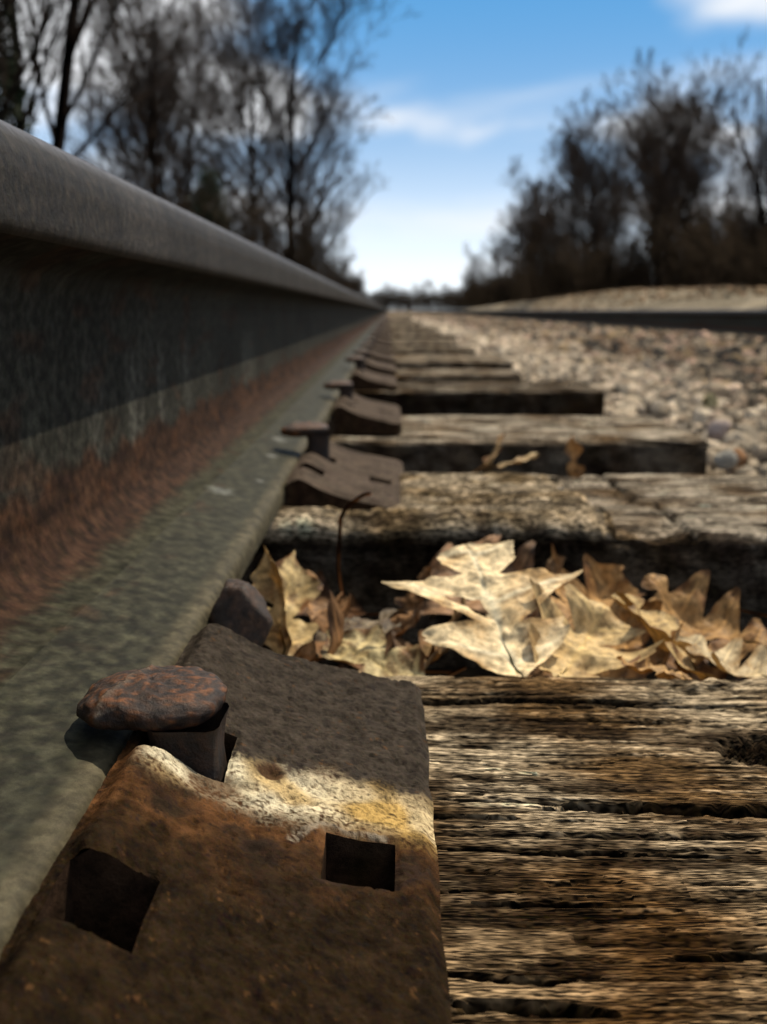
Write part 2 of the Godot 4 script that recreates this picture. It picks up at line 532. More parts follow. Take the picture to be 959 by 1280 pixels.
			uv.append(Vector2(x / 0.22 + sd, (s + grain_shift(x, s, sd)) / 0.12 + sd * 0.37))
	acc.sheet(xs.size(), ring.size(), p, col, uv, true)
	# sawn ends
	for e in [0, xs.size() - 1]:
		var n := ring.size()
		var pe := PackedVector3Array()
		var ce := PackedColorArray()
		var ue := PackedVector2Array()
		for k in n:
			var q := p[e * n + k]
			for j in 5:
				pe.append(q.lerp(Vector3(q.x, -hgt * 0.45, q.z * 0.1), j / 4.0) + Vector3(0.002 * n_a.get_noise_2d(k * 3.0, j * 2.0), 0, 0))
				var a := n_a.get_noise_2d(q.z * 90.0, q.y * 40.0 + j * 4.0)
				ce.append(lin(0.15, 0.115, 0.08) * (1.0 + 0.8 * a))
				ue.append(Vector2(q.z, q.y) * 9.0 + Vector2(0, j * 0.2))
		acc.sheet(n, 5, pe, ce, ue, e != 0)
	return acc.mesh()

func spread(marks: Array) -> PackedFloat32Array:   # [from, to, step, to, step, ...]
	var o := PackedFloat32Array()
	var x: float = marks[0]
	for k in range(1, marks.size(), 2):
		while x < marks[k] - marks[k + 1] * 0.5:
			o.append(x)
			x += marks[k + 1]
		x = marks[k]
	o.append(x)
	return o

# ---------------------------------------------------------------- tie plates and spikes

const PLATE_L := 0.188
const PLATE_R := 0.0105
const HOLES := [[-0.0138, 0.0012, -0.0235, -0.0065], [-0.0595, -0.0428, -0.0570, -0.0365], [-0.0590, -0.0385, 0.0075, 0.0285]]   # x from, x to, f from, f to; f counts from the plate's middle

const SHOULDER := [[0.0, 0.0165], [0.009, 0.0160], [0.013, 0.0143], [0.019, 0.0103], [0.03, 0.0058], [0.041, 0.0027], [0.067, -0.0023], [0.09, -0.0045]]

func shoulder(e: float) -> float:   # height of the plate outwards from the rail foot
	for k in range(1, SHOULDER.size()):
		if e < SHOULDER[k][0]:
			return lerpf(SHOULDER[k - 1][1], SHOULDER[k][1], clampf((e - SHOULDER[k - 1][0]) / (SHOULDER[k][0] - SHOULDER[k - 1][0]), 0.0, 1.0))
	return -0.0045

func plate_top(x: float, f: float, fine: bool) -> float:
	var e := x - FOOT
	var y := 0.0
	for k in 3:
		y += shoulder(e + (k - 1) * 0.003) / 3.0
	y -= 0.004 * smooth(0.0075, 0.0015, e)
	if fine:
		y += 0.0007 * n_b.get_noise_2d(x * 40.0, f * 40.0) + 0.00025 * n_a.get_noise_2d(x * 300.0, f * 300.0)
		y -= 0.00045 * smooth(0.18, 0.42, n_a.get_noise_2d(x * 210.0 + 20.0, f * 210.0)) + 0.0003 * smooth(0.25, 0.45, n_a.get_noise_2d(x * 90.0 + 60.0, f * 90.0))
		y -= 0.0016 * smooth(0.0042, 0.0008, Vector2(x + 0.0285, f - 0.0155).length())   # a rust pit
		y -= 0.0016 * smooth(0.010, 0.002, Vector2((x + 0.040) * 0.8, f - 0.0045).length())   # hollow scaled off beside the spike
		y += 0.0006 * smooth(0.010, 0.004, absf(Vector2(x + 0.0062, f + 0.012).length() - 0.0135))
	for h in HOLES:
		var out := Vector2(maxf(maxf(h[0] - x, x - h[1]), 0.0), maxf(maxf(h[2] - f, f - h[3]), 0.0)).length()
		y -= 0.0011 * smooth(0.0018, 0.0, out)
	var rim := minf(PLATE_R - x, PLATE_L / 2 - absf(f))
	return y - 0.0022 * smooth(0.0028, 0.0, rim)

func seg(p: Vector2, a: Vector2, b: Vector2) -> float:
	return p.distance_to(Geometry2D.get_closest_point_to_segment(p, a, b))

func plate_color(x: float, f: float, fine: bool) -> Color:
	var big := n_b.get_noise_2d(x * 30.0 + 2.0, f * 30.0)
	var mid := n_a.get_noise_2d(x * 110.0, f * 110.0)
	var grit := n_a.get_noise_2d(x * 620.0, f * 620.0)
	if not fine:
		return lin(0.105, 0.078, 0.058) * (1.0 + 0.4 * big + 0.4 * mid)
	# grey mill scale at the far end, rust in the middle, a vignette painted dark into the near end
	var c := lin(0.060, 0.047, 0.035) * (1.0 + 0.5 * mid + 0.4 * grit)
	c = c.lerp(lin(0.03, 0.024, 0.02), 0.7 * smooth(0.2, 0.5, mid))
	var rust := lin(0.112, 0.050, 0.019) * (1.0 + 0.55 * mid + 0.35 * grit)
	rust = rust.lerp(lin(0.036, 0.021, 0.012), smooth(-0.05, 0.45, big + 0.4 * mid))
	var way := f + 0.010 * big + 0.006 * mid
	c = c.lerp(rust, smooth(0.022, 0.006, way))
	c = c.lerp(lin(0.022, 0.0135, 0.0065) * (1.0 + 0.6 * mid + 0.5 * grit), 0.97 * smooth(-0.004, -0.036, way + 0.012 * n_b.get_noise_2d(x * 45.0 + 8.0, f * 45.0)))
	# a band of whitish lime and yellow rust
	var mid_f := 0.0095 - 0.30 * maxf(x + 0.012, 0.0) - 0.10 * minf(x + 0.03, 0.0) - 0.0035 * sin((x + 0.05) * 60.0)
	var half := 0.0118 + 0.006 * smooth(-0.035, -0.055, x) - 0.003 * big
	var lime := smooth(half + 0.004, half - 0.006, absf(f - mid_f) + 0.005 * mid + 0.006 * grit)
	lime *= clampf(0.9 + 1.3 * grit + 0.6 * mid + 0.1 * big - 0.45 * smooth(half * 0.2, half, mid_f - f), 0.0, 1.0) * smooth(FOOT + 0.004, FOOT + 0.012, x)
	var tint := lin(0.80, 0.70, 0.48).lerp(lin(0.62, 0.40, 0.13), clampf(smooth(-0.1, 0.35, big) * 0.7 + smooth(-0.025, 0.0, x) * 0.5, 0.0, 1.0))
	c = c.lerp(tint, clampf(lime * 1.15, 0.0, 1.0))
	c = c.lerp(rust * 1.4, 0.55 * smooth(0.016, 0.0, f - mid_f + half + 0.012) * smooth(-0.035, -0.01, f) * clampf(0.6 + mid, 0.0, 1.0))
	# rust pit, scaled hollow, brush of lime by the near hole
	c = c.lerp(lin(0.085, 0.04, 0.02), 0.9 * smooth(0.0052, 0.0022, Vector2(x + 0.0285, f - 0.0155).length() + 0.001 * mid))
	c = c.lerp(lin(0.11, 0.052, 0.022), 0.85 * smooth(0.0085, 0.003, Vector2((x + 0.040) * 0.9, f - 0.0035).length() + 0.002 * mid))
	var rim := smooth(0.0016, 0.0005, seg(Vector2(x, f), Vector2(-0.0205, -0.0120), Vector2(-0.0155, -0.0045)) + 0.0007 * mid) + 0.8 * smooth(0.0008, 0.0003, seg(Vector2(x, f), Vector2(-0.0155, -0.0045), Vector2(-0.001, -0.0056)))
	c = c.lerp(lin(0.40, 0.33, 0.24), clampf(rim * (0.6 + 1.4 * grit + 0.6 * mid), 0.0, 0.8))
	# grit: orange and dark specks all over
	c = c.lerp(lin(0.17, 0.08, 0.03), 0.55 * smooth(0.40, 0.6, n_a.get_noise_2d(x * 300.0 + 70.0, f * 300.0)) * (1.0 - lime) * smooth(-0.1, 0.4, n_b.get_noise_2d(x * 60.0 + 3.0, f * 60.0)))
	c = c.lerp(lin(0.02, 0.015, 0.012), 0.7 * smooth(0.34, 0.5, n_a.get_noise_2d(x * 420.0 + 30.0, f * 420.0)))
	c = c.lerp(lin(0.026, 0.018, 0.012), 0.6 * smooth(0.0055, 0.003, Vector2(x + 0.0255, f + 0.0185).length() + 0.001 * mid))
	return lin(maxf(c.r, 0.008), maxf(c.g, 0.006), maxf(c.b, 0.004))

func plate_mesh(fine: bool) -> ArrayMesh:
	var acc := Acc.new()
	var step := 0.00052 if fine else 0.005
	var cut := func(from: float, to: float, at: int) -> PackedFloat32Array:
		var marks := [from, to]
		for h in HOLES:
			marks.append(h[at])
			marks.append(h[at + 1])
		marks.sort()
		var o := PackedFloat32Array([from])
		for k in marks.size() - 1:
			var m: int = maxi(1, int(ceil((marks[k + 1] - marks[k]) / step)))
			for j in m:
				var q: float = lerpf(marks[k], marks[k + 1], float(j + 1) / m)
				if q - o[o.size() - 1] > 1e-5:
					o.append(q)
		return o
	var xs: PackedFloat32Array = cut.call(FOOT + 0.0012, PLATE_R, 0)
	var fs: PackedFloat32Array = cut.call(-PLATE_L / 2, PLATE_L / 2, 2)
	var at_point := func(x: float, f: float, y: float) -> Vector3:
		# rounded outer corners and a slightly sheared edge
		var cr := 0.006
		var over := maxf(absf(f) - (PLATE_L / 2 - cr), 0.0)
		var lost := cr - sqrt(maxf(cr * cr - over * over, 0.0))
		var t := smooth(-0.012, PLATE_R, x)
		return Vector3(x - lost * t + 0.0007 * t * n_b.get_noise_2d(f * 30.0, 4.0), y, -f - 0.0006 * n_b.get_noise_2d(x * 40.0, signf(f)) * smooth(0.08, 0.094, absf(f)) * signf(f))
	var p := PackedVector3Array()
	var nn := fs.size()
	for x in xs:
		for f in fs:
			p.append(at_point.call(x, f, plate_top(x, f, fine)))
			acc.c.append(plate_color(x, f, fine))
			acc.t.append(Vector2(x, f) * 10.0)
	for a in xs.size():
		for b in nn:
			var du := p[mini(a + 1, xs.size() - 1) * nn + b] - p[maxi(a - 1, 0) * nn + b]
			var dv := p[a * nn + mini(b + 1, nn - 1)] - p[a * nn + maxi(b - 1, 0)]
			acc.n.append(du.cross(dv).normalized())
	acc.v = p
	for a in xs.size() - 1:
		for b in nn - 1:
			var mx := (xs[a] + xs[a + 1]) / 2
			var mf := (fs[b] + fs[b + 1]) / 2
			var inside := false
			for h in HOLES:
				inside = inside or (mx > h[0] and mx < h[1] and mf > h[2] and mf < h[3])
			if not inside:
				var q := a * nn + b
				acc.i.append_array([q, q + 1, q + nn, q + 1, q + nn + 1, q + nn])
	# walls: the outer rim and the holes, down to the tie
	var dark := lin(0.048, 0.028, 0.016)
	var wall := func(line: PackedVector3Array, flip: bool, depth: float) -> void:
		var w := PackedVector3Array()
		var wc := PackedColorArray()
		var wu := PackedVector2Array()
		for q in line:
			for j in 4:
				w.append(Vector3(q.x, lerpf(q.y, depth, j / 3.0), q.z))
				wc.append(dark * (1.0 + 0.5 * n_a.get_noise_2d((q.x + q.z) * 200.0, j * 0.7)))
				wu.append(Vector2(q.x + q.z, q.y + j * 0.005) * 10.0)
		acc.sheet(line.size(), 4, w, wc, wu, flip)
	var far := PackedVector3Array()
	var near := PackedVector3Array()
	var out := PackedVector3Array()
	for x in xs:
		far.append(at_point.call(x, PLATE_L / 2, plate_top(x, PLATE_L / 2, fine)))
		near.append(at_point.call(x, -PLATE_L / 2, plate_top(x, -PLATE_L / 2, fine)))
	for f in fs:
		out.append(at_point.call(PLATE_R, f, plate_top(PLATE_R, f, fine)))
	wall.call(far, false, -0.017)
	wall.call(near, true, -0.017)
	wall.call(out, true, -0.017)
	var inner := PackedVector3Array()
	for f in fs:
		inner.append(at_point.call(FOOT + 0.0012, f, plate_top(FOOT + 0.0012, f, fine)))
	wall.call(inner, false, -0.001)
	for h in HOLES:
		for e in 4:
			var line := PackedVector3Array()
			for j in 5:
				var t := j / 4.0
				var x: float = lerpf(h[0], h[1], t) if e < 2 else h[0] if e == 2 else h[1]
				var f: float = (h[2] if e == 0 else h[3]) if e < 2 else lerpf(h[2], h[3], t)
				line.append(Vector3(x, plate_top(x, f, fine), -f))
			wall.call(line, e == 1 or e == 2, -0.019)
	# the seat below the rail and the shoulder beyond it
	var half := PLATE_L / 2
	var c2 := lin(0.09, 0.06, 0.04)
	var x0 := FOOT + 0.0012
	var x1 := FOOT - 0.142
	var x2 := x1 - 0.09
	acc.quad(Vector3(x1, -0.001, half), Vector3(x1, -0.001, -half), Vector3(x0, -0.001, -half), Vector3(x0, -0.001, half), c2)
	acc.quad(Vector3(x1, 0.014, half), Vector3(x1, 0.014, -half), Vector3(x1, -0.001, -half), Vector3(x1, -0.001, half), c2)
	acc.quad(Vector3(x2, -0.003, half), Vector3(x2, -0.003, -half), Vector3(x1, 0.014, -half), Vector3(x1, 0.014, half), c2)
	for s in [1.0, -1.0]:
		var a := Vector3(x0, -0.001, half * s)
		var b := Vector3(x1, -0.001, half * s)
		if s > 0.0:
			acc.quad(b, a, Vector3(x0, -0.017, half), Vector3(x1, -0.017, half), c2)
			acc.quad(Vector3(x2, -0.003, half), Vector3(x1, 0.014, half), Vector3(x1, -0.017, half), Vector3(x2, -0.017, half), c2)
		else:
			acc.quad(a, b, Vector3(x1, -0.017, -half), Vector3(x0, -0.017, -half), c2)
			acc.quad(Vector3(x1, 0.014, -half), Vector3(x2, -0.003, -half), Vector3(x2, -0.017, -half), Vector3(x1, -0.017, -half), c2)
	return acc.mesh()

func spike(root: Node3D, sd: float, fine: bool) -> void:
	# local origin: the middle of the shank where it enters the plate, y = 0 at the rail's underside
	var acc := Acc.new()
	var na := 72 if fine else 20
	var nb := 34 if fine else 10
	var p := PackedVector3Array()
	var c := PackedColorArray()
	var uv := PackedVector2Array()
	var mid := Vector3(-0.0095, 0.0192, -0.0055)
	for b in nb:
		var t := float(b) / (nb - 1)     # 0 the crown, 1 underneath
		for a in na:
			var an := TAU * a / (na - 1)
			var ex := 0.0182
			var ez := 0.0148
			var round := pow(pow(absf(cos(an)), 2.5) + pow(absf(sin(an)), 2.5), -0.4)
			var rr: float
			var y: float
			if t < 0.62:
				var u := t / 0.62
				rr = pow(sin(u * PI / 2), 0.9)
				y = 0.0062 * pow(maxf(cos(u * PI / 2), 0.0), 0.65)
			else:
				var u := (t - 0.62) / 0.38
				rr = 1.0 - 0.58 * u - 0.03 * sin(u * PI)
				y = -0.0022 * sin(minf(u * 4.0, 1.0) * PI / 2) - 0.0022 * u
			var q := Vector3(cos(an) * ex * rr * round, y, sin(an) * ez * rr * round)
			# a hammered crown: a low ridge across it, flakes
			q.y -= 0.13 * maxf(-q.x - 0.004, 0.0) * (1.0 if t < 0.62 else 0.6)
			var fl := n_a.get_noise_3d(q.x * 240.0 + sd, q.y * 240.0, q.z * 240.0)
			var lump := n_b.get_noise_3d(q.x * 70.0 + sd, q.y * 70.0, q.z * 70.0)
			var cel := n_cell.get_noise_3d(q.x * 150.0 + sd, q.y * 150.0, q.z * 150.0)
			var seam := smooth(0.0012, 0.0003, absf(q.x + 0.0062 + q.z * 0.35 + 0.001 * lump)) * (1.0 if t < 0.8 else 0.0)
			var dirn := Vector3(q.x, q.y * 2.0 + 0.001, q.z).normalized()
			q += dirn * (0.0008 * fl + 0.0006 * lump + 0.0007 * cel + 0.0006 * seam)
			p.append(mid + q)
			var fleck := n_a.get_noise_3d(q.x * 420.0 + sd, q.y * 420.0 + 8.0, q.z * 420.0)
			var k := lin(0.080, 0.040, 0.023).lerp(lin(0.28, 0.10, 0.03), smooth(0.02, 0.45, fleck + 0.5 * fl + 0.3 * lump))
			k = k.lerp(lin(0.028, 0.022, 0.02), smooth(0.0, 0.35, -fleck - 0.3 * fl) * 0.8)
			k = k.lerp(lin(0.24, 0.17, 0.11), 0.6 * seam)
			c.append(k)
			uv.append(Vector2(a * 0.05, b * 0.08))
	acc.sheet(nb, na, p, c, uv, false, true)
	obj("head", acc.mesh(), M.scale, root)
	var sh := Acc.new()
	p = PackedVector3Array()
	c = PackedColorArray()
	uv = PackedVector2Array()
	var ring := 33 if fine else 17
	for j in 16:
		var y := lerpf(0.0175, -0.06, j / 15.0) if not fine else lerpf(0.0175, -0.03, j / 15.0)
		for a in ring:
			var an := TAU * a / (ring - 1)
			var sq := minf(1.0 / maxf(absf(cos(an)), absf(sin(an))), 1.26)
			var wd := 0.0079 * sq * (1.0 + 0.22 * smooth(0.012, 0.022, y))
			var q := Vector3(cos(an) * wd, y, sin(an) * wd)
			var l := n_b.get_noise_3d(q.x * 90.0 + sd, q.y * 90.0, q.z * 90.0)
			var fl := n_a.get_noise_3d(q.x * 260.0 + sd, q.y * 160.0, q.z * 260.0)
			p.append(q * Vector3(1.0 + 0.06 * l, 1, 1.0 + 0.06 * l))
			c.append(lin(0.07, 0.034, 0.018).lerp(lin(0.02, 0.014, 0.011), smooth(-0.1, 0.35, fl)))  # shade below the head painted in as a darker shank colour
			uv.append(Vector2(a * 0.05, j * 0.1))
	sh.sheet(16, ring, p, c, uv, false, true)
	obj("shank", sh.mesh(), M.scale, root)

func anchor_mesh() -> ArrayMesh:
	# the jaw of a rail anchor: a chamfered block that hooks round the edge of the rail foot
	var acc := Acc.new()
	var p := PackedVector3Array()
	var c := PackedColorArray()
	var uv := PackedVector2Array()
	var size := Vector3(0.0105, 0.0150, 0.0085)
	for b in 24:
		var ph := PI * b / 23.0
		for a in 48:
			var th := TAU * a / 47.0
			var d := Vector3(sin(ph) * cos(th), cos(ph), sin(ph) * sin(th))
			var k := 1.0 / pow(pow(absf(d.x), 9.0) + pow(absf(d.y), 9.0) + pow(absf(d.z), 9.0), 1.0 / 9.0)
			k = minf(k, 1.22 / (absf(d.x) * 0.85 + absf(d.y) * 0.85 + absf(d.z) * 0.5))
			var q := d * k * size
			var l := n_b.get_noise_3d(q.x * 80.0, q.y * 80.0 + 3.0, q.z * 80.0)
			q *= 1.0 + 0.08 * l
			p.append(q)
			var fl := n_a.get_noise_3d(q.x * 200.0, q.y * 200.0, q.z * 200.0)
			c.append(lin(0.13, 0.07, 0.042).lerp(lin(0.05, 0.032, 0.025), smooth(-0.2, 0.3, fl + l)))
			uv.append(Vector2(a * 0.05, b * 0.08))
	acc.sheet(24, 48, p, c, uv, false, true)
	return acc.mesh()

# ---------------------------------------------------------------- fallen leaves

func leaf_mesh(sd: int, length: float, width: float, lobes: float, sharp: bool, bend: float, cup: float, twist: float, base: Color, dark: Color, holes := 0) -> Array:
	var g := RandomNumberGenerator.new()
	g.seed = sd
	var acc := Acc.new()
	var nt: int = 110 if sd < 100 else 50
	var ns: int = 41 if sd < 100 else 17
	var p := PackedVector3Array()
	var c := PackedColorArray()
	var uv := PackedVector2Array()
	var off := g.randf() * 90.0
	var spots := []
	for k in holes:
		spots.append(Vector3(g.randf_range(-0.6, 0.6), g.randf_range(0.25, 0.75), g.randf_range(0.045, 0.08)))
	var gone := {}
	for a in nt:
		var t := float(a) / (nt - 1)
		var env := width / 2 * pow(sin(PI * clampf(pow(t, 0.85) * 0.985 + 0.008, 0.0, 1.0)), 0.75)
		for b in ns:
			var s := -1.0 + 2.0 * b / (ns - 1)
			var ph := t * lobes + (0.12 if s > 0.0 else 0.0) + 0.02 * sin(off)
			var saw := absf(fposmod(ph, 1.0) - 0.5) * 2.0       # 0 at a lobe's tip, 1 in the bay
			var lob := pow(1.0 - saw, 0.8) if sharp else 1.0 - pow(saw, 1.8)
			var w := env * lerpf(0.2, 1.0, lob) * (1.0 + 0.18 * n_a.get_noise_2d(t * 9.0 + off, signf(s) * 3.0))
			var x := s * w
			var sweep := absf(s) * w * 0.45
			var y := t * length + sweep * (1.0 - t * 0.55)
			# drying has curled it
			var rel := y / length
			var z := cup * x * x / width + (0.05 if sd == 1 else 0.13) * width * n_b.get_noise_2d(x / width * 1.7 + off, rel * 2.2) + 0.02 * width * n_a.get_noise_2d(x / width * 7.0 + off, rel * 7.0)
			z += 0.012 * width * absf(s) * cos(TAU * ph) - 0.008 * width * (1.0 - smooth(0.0, 0.12, absf(s)))
			var an := twist * rel
			var xx := x * cos(an) - z * sin(an)
			var zz := x * sin(an) + z * cos(an)
			var q: Vector3
			if absf(bend) > 0.01:
				var rad := length / bend
				var aa := y / rad
				q = Vector3(xx, (rad + 0.0) * (1.0 - cos(aa)) + zz * cos(aa), -(rad - zz) * sin(aa))
			else:
				q = Vector3(xx, zz, -y)
			p.append(q)
			var tone := n_b.get_noise_2d(x / width * 3.0 + off, rel * 3.0 + 5.0)
			var speck := n_a.get_noise_2d(x * 700.0 + off, y * 700.0)
			var col := base.lerp(dark, clampf(smooth(-0.1, 0.5, tone + 0.15 * speck) * 0.6 + smooth(0.7, 1.0, absf(s) + 0.3 * tone) * 0.4 + smooth(0.25, 0.5, speck) * 0.45, 0.0, 1.0))
			var vein := maxf(smooth(0.09, 0.02, absf(s)), 0.8 * smooth(0.13, 0.03, saw) * smooth(1.0, 0.6, absf(s)))
			col *= 1.0 - 0.3 * smooth(0.30, 0.14, saw) * smooth(0.05, 0.14, absf(s)) * (1.0 - vein)
			col = col.lerp(lin(minf(base.r * 1.25, 0.8), minf(base.g * 1.2, 0.7), base.b * 1.1), 0.85 * vein)
			c.append(col)
			uv.append(Vector2(x, y) * 14.0 + Vector2(off, off))
			for h in spots:
				var reach := Vector2((s - h.x) * 0.45, t - h.y).length() + 0.012 * speck
				if reach < h.z:
					gone[a * ns + b] = true
	acc.sheet(nt, ns, p, c, uv, true)
	if gone:
		var kept := PackedInt32Array()
		for k in range(0, acc.i.size(), 3):
			if not (gone.has(acc.i[k]) or gone.has(acc.i[k + 1]) or gone.has(acc.i[k + 2])):
				kept.append_array([acc.i[k], acc.i[k + 1], acc.i[k + 2]])
		acc.i = kept
	var st := Acc.new()
	var pts := PackedVector3Array()
	var rad := PackedFloat32Array()
	for k in 9:
		var j := k / 8.0
		if k < 3:
			pts.append(Vector3(0.003 * (2 - k), -0.0012 * (2 - k), 0.010 * (2 - k)))
		else:
			pts.append(p[int((k - 2) / 6.0 * (nt * 0.3)) * ns + ns / 2] + Vector3(0, 0.0001, 0))
		rad.append(lerpf(0.0009, 0.0003, j))
	st.tube(pts, rad, 5, lin(minf(base.r * 1.1, 0.7), base.g * 0.95, base.b * 0.8))
	return [acc.mesh(), st.mesh()]

func leaf(label: String, from: Vector3, to: Vector3, roll: float, width: float, form: Dictionary, group := "") -> Node3D:
	var root := thing("oak_leaf", label, "leaf", from, group)
	var dir := to - from
	var z := -dir.normalized()
	var x := Vector3.UP.cross(z).normalized()
	var b := Basis(x, z.cross(x), z)
	root.basis = b * Basis(Vector3(0, 0, 1), roll) * Basis(Vector3(1, 0, 0), -form.get("bend", 0.3) * 0.55)
	var made := leaf_mesh(form.get("seed", 1), dir.length(), width, form.get("lobes", 4.0), form.get("sharp", false), form.get("bend", 0.3), form.get("cup", 0.5), form.get("twist", 0.0), form.get("base", lin(0.5, 0.37, 0.2)), form.get("dark", lin(0.25, 0.14, 0.06)), form.get("holes", 0))
	obj("blade", made[0], M.leaf, root)
	obj("stalk", made[1], M.stem, root)
	return root

# ---------------------------------------------------------------- ballast and land

func bed(x: float, f: float) -> float:
	var y := -0.094
	y = lerpf(y, -0.046, smooth(0.26, 0.42, x))
	y = lerpf(y, -0.036, smooth(0.45, 1.2, x))
	y = lerpf(y, -0.10, smooth(1.3, 2.1, x))
	y = lerpf(y, -0.06, smooth(4.1, 6.0, x))
	y = lerpf(y, -0.35, smooth(-2.1, -4.5, x))
	return y + 0.010 * n_b.get_noise_2d(x * 3.0, f * 3.0) + 0.006 * n_b.get_noise_2d(x * 11.0, f * 11.0)

func bank_h(x: float, f: float) -> float:   # the gravel bank beyond the second track
	var crest := lerpf(4.6, 8.4, smooth(6.0, 60.0, f))
	var tall := lerpf(0.25, 0.50, smooth(8.0, 26.0, f)) + 0.10 * smooth(24.0, 44.0, f)
	tall *= smooth(130.0, 55.0, f)
	var up := smooth(crest - 1.5, crest, x)
	return -0.08 + (tall + 0.16) * up + 0.03 * n_b.get_noise_2d(x * 0.8, f * 0.4) + 0.012 * n_a.get_noise_2d(x * 3.0, f * 3.0)

func stone_mesh(sd: int) -> ArrayMesh:   # a crushed stone: the directions cut by a dozen random planes
	var g := RandomNumberGenerator.new()
	g.seed = sd
	var cuts := []
	for k in 9:
		var d := Vector3(g.randfn(), g.randfn(), g.randfn()).normalized()
		cuts.append([d, g.randf_range(0.62, 1.0)])
	var acc := Acc.new()
	var p := PackedVector3Array()
	var sq := Vector3(g.randf_range(0.8, 1.2), g.randf_range(0.6, 0.9), g.randf_range(0.75, 1.1))
	for b in 9:
		var ph := PI * b / 8.0
		for a in 13:
			var th := TAU * a / 12.0
			var d := Vector3(sin(ph) * cos(th), cos(ph), sin(ph) * sin(th))
			var r := 1.15
			for k in cuts:
				var dot: float = d.dot(k[0])
				if dot > 0.05:
					r = minf(r, k[1] / dot)
			p.append(d * r * sq)
	for b in 8:
		for a in 12:
			var q := b * 13 + a
			acc.quad(p[q], p[q + 1], p[q + 14], p[q + 13], Color(1, 1, 1))
	return acc.mesh()

func scatter(called: String, label: String, m: Mesh, spots: Array) -> void:   # spots: [place, size, colour]
	var mm := MultiMesh.new()
	mm.transform_format = MultiMesh.TRANSFORM_3D
	mm.use_colors = true
	mm.mesh = m
	mm.instance_count = spots.size()
	for k in spots.size():
		var s: Array = spots[k]
		var b := Basis.from_euler(Vector3(rng.randf() * TAU, rng.randf() * TAU, rng.randf() * TAU)).scaled(Vector3.ONE * s[1])
		mm.set_instance_transform(k, Transform3D(b, s[0]))
		mm.set_instance_color(k, s[2])
	var o := MultiMeshInstance3D.new()
	o.name = numbered(called)
	o.multimesh = mm
	o.material_override = M.stone
	add_child(o)
	o.set_meta("kind", "stuff")
	tag(o, label, "gravel")

func stone_color(pale: float) -> Color:
	var k := rng.randf()
	var c := lin(0.66, 0.55, 0.42)
	if k < 0.27:
		c = lin(0.40, 0.27, 0.18)
	elif k < 0.52:
		c = lin(0.11, 0.098, 0.085)
	elif k < 0.64:
		c = lin(0.86, 0.62, 0.50)
	elif k < 0.74:
		c = lin(0.62, 0.46, 0.27)
	c = c.lerp(lin(1.5, 1.34, 1.12), pale * rng.randf_range(0.35, 1.0))
	return c * lin(1.1, 1.0, 0.86) * rng.randf_range(0.5, 1.35) * (1.0 if pale > 0.3 else 0.8)

# ---------------------------------------------------------------- bare trees

func branch(wood: Acc, fine: Acc, g: RandomNumberGenerator, from: Vector3, dir: Vector3, length: float, r: float, level: int, o: Dictionary) -> void:
	var segs := 7 if level == 0 else 5 if level == 1 else 3 if level == 2 else 2
	var pts := PackedVector3Array([from])
	var rad := PackedFloat32Array([r * (1.35 if level == 0 else 1.0)])
	var d := dir
	var tip: float = [0.42, 0.35, 0.35, 0.4, 0.5, 0.5][level]
	for k in segs:
		var w: float = [0.035, 0.075, 0.085, 0.09, 0.09, 0.08][level]
		d = (d + Vector3(g.randfn() * w, g.randfn() * w * 0.7 + o.rise * (0.0 if level == 0 else 0.075), g.randfn() * w)).normalized()
		pts.append(pts[k] + d * length / segs)
		rad.append(lerpf(r, r * tip, (k + 1.0) / segs))
	var into := wood if level <= 1 else fine
	into.tube(pts, rad, [8, 5, 4, 3, 3, 3][level], o.bark * g.randf_range(0.75, 1.2))
	if level >= o.levels:
		return
	var kids: int = o.kids[level]
	for k in kids:
		var t := lerpf(o.first if level == 0 else 0.22, 1.0, (k + g.randf()) / kids)
		var x := t * segs
		var at := mini(int(x), segs - 1)
		var place := pts[at].lerp(pts[at + 1], x - at)
		var along := (pts[at + 1] - pts[at]).normalized()
		var side := along.cross(Vector3(g.randfn(), g.randfn(), g.randfn())).normalized()
		var open: float = o.open[level] * g.randf_range(0.7, 1.3)
		var dd := (along * cos(open) + side * sin(open)).normalized()
		var ll: float = length * o.ratio[level] * g.randf_range(0.65, 1.25) * (1.15 - 0.55 * t)
		branch(wood, fine, g, place, dd, ll, maxf(lerpf(r, r * tip, t) * (0.45 if level == 0 else 0.55), o.thin), level + 1, o)

func tree(called: String, sd: int, height: float, o: Dictionary) -> Node3D:
	var g := RandomNumberGenerator.new()
	g.seed = sd
	var wood := Acc.new()
	var fine := Acc.new()
	var stems: int = o.get("stems", 1)
	for s in stems:
		var lean := Vector3(g.randfn() * 0.09, 1, g.randfn() * 0.09) if stems == 1 else Vector3(cos(TAU * s / stems + 0.4) * o.get("splay", 0.2), 1, sin(TAU * s / stems + 0.4) * o.get("splay", 0.2))
		branch(wood, fine, g, Vector3(lean.x * 0.3, -0.3, lean.z * 0.3), lean.normalized(), height * 0.72 * g.randf_range(0.88, 1.08), height * o.thick * (1.0 if stems == 1 else 0.75), 0, o)
	var root := Node3D.new()
	root.name = called
	obj("trunk", wood.mesh(), M.bark, root)
	obj("crown", fine.mesh(), M.twig, root)
	return root

